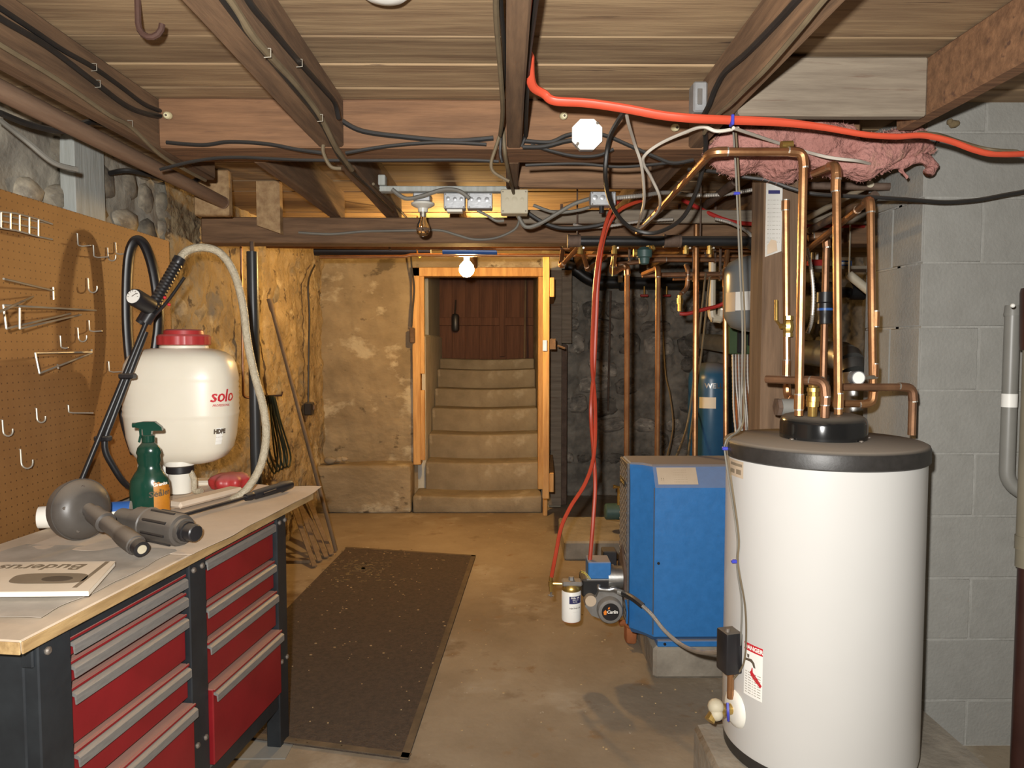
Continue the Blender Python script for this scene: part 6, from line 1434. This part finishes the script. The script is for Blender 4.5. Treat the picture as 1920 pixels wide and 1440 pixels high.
# ---- orange cord
oc_ = [Vector((.057, 1.60, 2.205)), Vector((.057, 1.72, 2.18)), Vector((.057, 1.85, 2.12)), Vector((.066, 1.93, 2.08)), Vector((.10, 1.96, 2.066)), WY(1040, 189, 1.96), WY(1100, 193, 1.96), WY(1170, 203, 1.96), WY(1240, 216, 1.96), WY(1300, 222, 1.96), WY(1370, 225, 1.98), WY(1460, 229, 2.0), WY(1540, 238, 2.0), WY(1620, 252, 2.0), WY(1680, 256, 2.0), WY(1730, 254, 2.0), WY(1780, 264, 2.0), WY(1830, 282, 2.0), WY(1870, 289, 2.0), WY(1960, 286, 2.0), Vector((2.0, 2.0, 1.96)), Vector((2.395, 2.0, 2.0))]
b = nb(); P = spl(oc_, 7); n_ = len(P); tube(b, P, [.006 if i < 14 else .0125 if i < n_ * .5 else .0125 - .004 * min(1, (i - n_ * .5) / (n_ * .1)) for i in range(n_)], 10, flat=.75)
oco = mk('extension_cord', b, 'orange_cord', None, 'bright orange extension cord slung across under the joists', 'cord')
q = WY(1372, 226, 1.975); b = nb(); box(b, (q.x - .004, q.y - .012, q.z - .014), (q.x + .004, q.y + .012, q.z + .014), .002); mk('cord_tie', b, 'blue_tie', oco)
q = WY(1381, 363, 2.16); b = nb(); box(b, (q.x - .009, q.y - .008, q.z - .004), (q.x + .009, q.y + .006, q.z + .004), .002); mk('cable_tie', b, 'blue_tie', None, 'blue cable tie on the wires beside the paper notice', 'cable tie')
# ---- paper notice on the post
n0_ = WY(1431, 345, 2.47); n1_ = WY(1455, 345, 2.47); zA = WY(1440, 342, 2.47).z; zB = WY(1440, 482, 2.47).z
nt_ = thing('paper_notice', (n0_.x + .02, 2.47, zB), 'printed paper notice pinned to the wooden post', 'paper')
b = nb(); V = []
for i in range(5):
    for j in range(9):
        V.append(b.verts.new((.874 + .052 * i / 4, 2.472 - .004 - .010 * (i / 4) ** 2, zB + .018 * (i / 4) * (1 - j / 8) + (zA - zB) * j / 8)))
for i in range(4):
    for j in range(8):
        a = i * 9 + j; b.faces.new((V[a], V[a + 9], V[a + 10], V[a + 1]))
bmesh.ops.solidify(b, geom=list(b.faces), thickness=.0008); sh = mk('sheet', b, 'label_white', nt_, smooth=60)
b = nb(); box(b, (.879, 2.4595, zA - .040), (.918, 2.4605, zA - .028)); mk('blue_heading', b, 'label_navy', sh)
for i in range(11): mk('print_line', textbm('-- - --- -- -', .011, AX((.899, 2.4598, zA - .060 - i * .014), (0, -1, 0), (1, 0, 0)), depth=0), 'print_grey', sh, smooth=0)
b = nb(); prism(b, [(.0, .0), (.034, .012), (.030, .045), (.012, .05), (0, .03)], .0006, AX((.879, 2.4598, zB + .008), (0, -1, 0), (1, 0, 0))); mk('picture_print', b, 'label_tan', sh)

# ================================================================ LEFT REAR CORNER
b = nb(); q = WY(477, 700, 3.66); zt2 = WY(477, 472, 3.66).z
tube(b, [(q.x, 3.66, 0), (q.x, 3.66, zt2)], .028, 18); dpo = mk('steel_column', b, 'dark_pipe', None, 'dark grey upright pipe under the end of the carrying beam', 'column')
b = nb(); tube(b, [(q.x, 3.66, zt2), (q.x, 3.66, 1.918)], .011, 12); mk('thin_top', b, 'rust_iron', dpo)
cpts = onX([(452, 452), (455, 560), (456, 745)], XW + .045)
b = nb(); P, _ = fillet([cpts[0], cpts[-1], cpts[-1] + Vector((.05, .08, -.01))], .03); tube(b, P, .008, 8); mk('conduit_pipe', b, 'copper_dull', None, 'thin copper tube running down the plastered wall', 'pipe')
A = WX(505, 560, XW + .06); B = WZ(630, 1032, .012); b = nb(); tube(b, [A, A + (B - A) * .04, A + (B - A) * .05, B], [.018, .018, .013, .014], 12); mk('broom_handle', b, 'stick', None, 'long wooden stick leaning against the plastered wall', 'stick')
q = WX(580, 766, XW + .05); b = nb(); sw_ = thing('wall_switch', q, 'small dark switch box low on the plastered wall', 'switch')
box(b, (q.x - .03, q.y - .05, q.z - .05), (q.x + .03, q.y + .04, q.z + .05), .008); mk('case', b, 'black_plastic', sw_)
b = nb(); box(b, (q.x + .031, q.y - .03, q.z - .01), (q.x + .05, q.y - .0, q.z + .03), .004); mk('lever', b, 'rust_iron', sw_)
q = WY(773, 630, 6.14); b = nb(); box(b, (q.x - .022, 6.12, q.z - .06), (q.x + .022, 6.165, q.z + .07), .008); mk('cord_switch', b, 'rust_iron', None, 'brown switch box hanging beside the door jamb', 'switch')
# coils of dark cord on the wall
for i in range(5):
    x_ = 508 + i * 7; pts = [(500 + i * 3, 742, 3.95), (492 + i * 9, 790 + i * 6, 3.93), (497 + i * 10, 850 + i * 5, 3.92), (515 + i * 7, 888 - i * 4, 3.92), (520 + i * 6, 850, 3.93), (510 + i * 4, 790, 3.94), (503 + i * 3, 745, 3.95)]
    pts = [WX(px, py, XW + .06 + .012 * i) for px, py, _ in pts]
    cable('cord_loop', pts, .006, 'green_cord', ['dark green cord looped lowest in the bundle on the wall', 'dark cord loop second in the bundle on the wall', 'dark cord loop in the middle of the wall bundle', 'wide dark cord loop fourth in the wall bundle', 'outermost dark cord loop nearest the leaning stick'][i], 'cord', group='cord bundle on the plastered wall')
q = WX(502, 743, XW + .05); b = nb(); tube(b, [(XW - .02, q.y, q.z), (XW + .14, q.y, q.z + .005), (XW + .145, q.y, q.z + .03)], .006, 8); mk('wall_nail', b, 'rust_hook', None, 'bent nail carrying the bundle of dark cords', 'nail')
# lath slats leaning at the wall foot
for i, (t, bt) in enumerate((((558, 935), (600, 1052)), ((568, 945), (612, 1045)), ((552, 955), (590, 1062)), ((575, 930), (622, 1040)))):
    A = WX(t[0], t[1], XW + .08 + .012 * i); B = WZ(bt[0], bt[1], .012); d = (B - A); b = nb()
    box(b, (-.016, -.005, 0), (.016, .005, d.length), .002, AX(A, d)); mk('wood_lath', b, 'stick', None, ['thin lath leaning by the wall foot nearest the stairs side', 'thin lath in the middle of the leaning group', 'lowest thin lath of the leaning group', 'thin lath touching the leaning stick'][i], 'lath', 'laths leaning at the wall foot')
b = nb(); q = WZ(560, 1050, 0); box(b, (q.x - .14, q.y - .08, .0), (q.x + .10, q.y - .02, .022), .004); mk('floor_lath', b, 'stick', None, 'short batten lying on the floor beyond the workbench', 'lath')
b = nb(); q = WX(600, 870, XW + .1)
for i in range(3):
    p = Vector((XW + .1 + .05 * i, 6.06 + .03 * i, .41)); ball(b, p + Vector((0, 0, .03)), .045 - .008 * i, 2, s=(1.2, .9, .7))
for v in b.verts: v.co += Vector([.012 * noise.noise(v.co * 18 + Vector((i * 9, 0, 0))) for i in range(3)])
mk('loose_rubble', b, 'stone', None, 'few loose stones in the corner of the concrete ledge', 'stone')

# ---- shelf and odds and ends behind the risers
q0 = WY(1500, 498, 3.9); q1 = WY(1632, 498, 3.9)
b = nb(); box(b, (q0.x, 3.9, q0.z - .018), (q1.x + .25, 4.08, q0.z), .002); sh_ = mk('hanging_shelf', b, 'greyplank', None, 'narrow shelf hung behind the copper risers', 'shelf')
for xx in (q0.x + .02, q1.x + .23):
    b = nb(); box(b, (xx, 4.06, q0.z), (xx + .02, 4.08, ZC), .002); mk('hanger', b, 'greyplank', sh_)
a = WY(1522, 490, 3.92); c = WY(1540, 474, 3.92); b = nb(); box(b, (a.x, 3.92, q0.z), (c.x + .01, 3.99, q0.z + .035), .003); rb = mk('red_box', b, 'red_pex', None, 'small red box holding two white cylinders on the shelf', 'box')
for dx in (.012, .036):
    b = nb(); tube(b, [(a.x + dx, 3.94, q0.z + .036), (a.x + dx, 3.94, q0.z + .075)], .008, 10); mk('cylinder_top', b, 'label_white', rb)
a = WY(1572, 490, 3.92); c = WY(1598, 480, 3.92); b = nb(); box(b, (a.x, 3.92, q0.z), (c.x, 4.0, q0.z + .03), .003); bb_ = mk('blue_carton', b, 'blue_label', None, 'flat blue and white carton on the shelf', 'box')
b = nb(); box(b, (a.x + .008, 3.9185, q0.z + .008), (c.x - .02, 3.9195, q0.z + .022)); mk('printed_label', b, 'label_white', bb_)
b = nb(); q = WY(1560, 548, 4.2); tube(b, [q, Vector((3.29, 4.3, q.z))], .03, 14); bk_ = mk('black_pipe', b, 'black_iron', None, 'black pipe running back past the block wall edge', 'pipe')
b = nb(); q = WY(1604, 546, 4.2); tube(b, [q + Vector((-.04, 0, 0)), q + Vector((.05, .005, 0))], .05, 16); mk('hub', b, 'black_iron', bk_)
# wad of lint and a curly wire on the block wall
b = nb(); q = WY(1788, 232, 2.445); ball(b, q, .016, 2, s=(1.2, .7, .8)); ball(b, q + Vector((-.014, 0, .006)), .010, 2)
for v in b.verts: v.co += Vector([.005 * noise.noise(v.co * 60 + Vector((i * 9, 0, 0))) for i in range(3)])
mk('lint_wad', b, 'straw', None, 'small wad of lint stuck high on the block wall', 'lint')
pts = [WY(1762 + i * 3.6 * 1.0 - 34, 284 - i * 2.2 + (3 if i % 2 else -3), 2.445) for i in range(12)]
cable('curly_wire', pts, .0018, 'black_cable', 'thin curly wire on the block wall beside the insulation', 'wire', k=4, n=5)
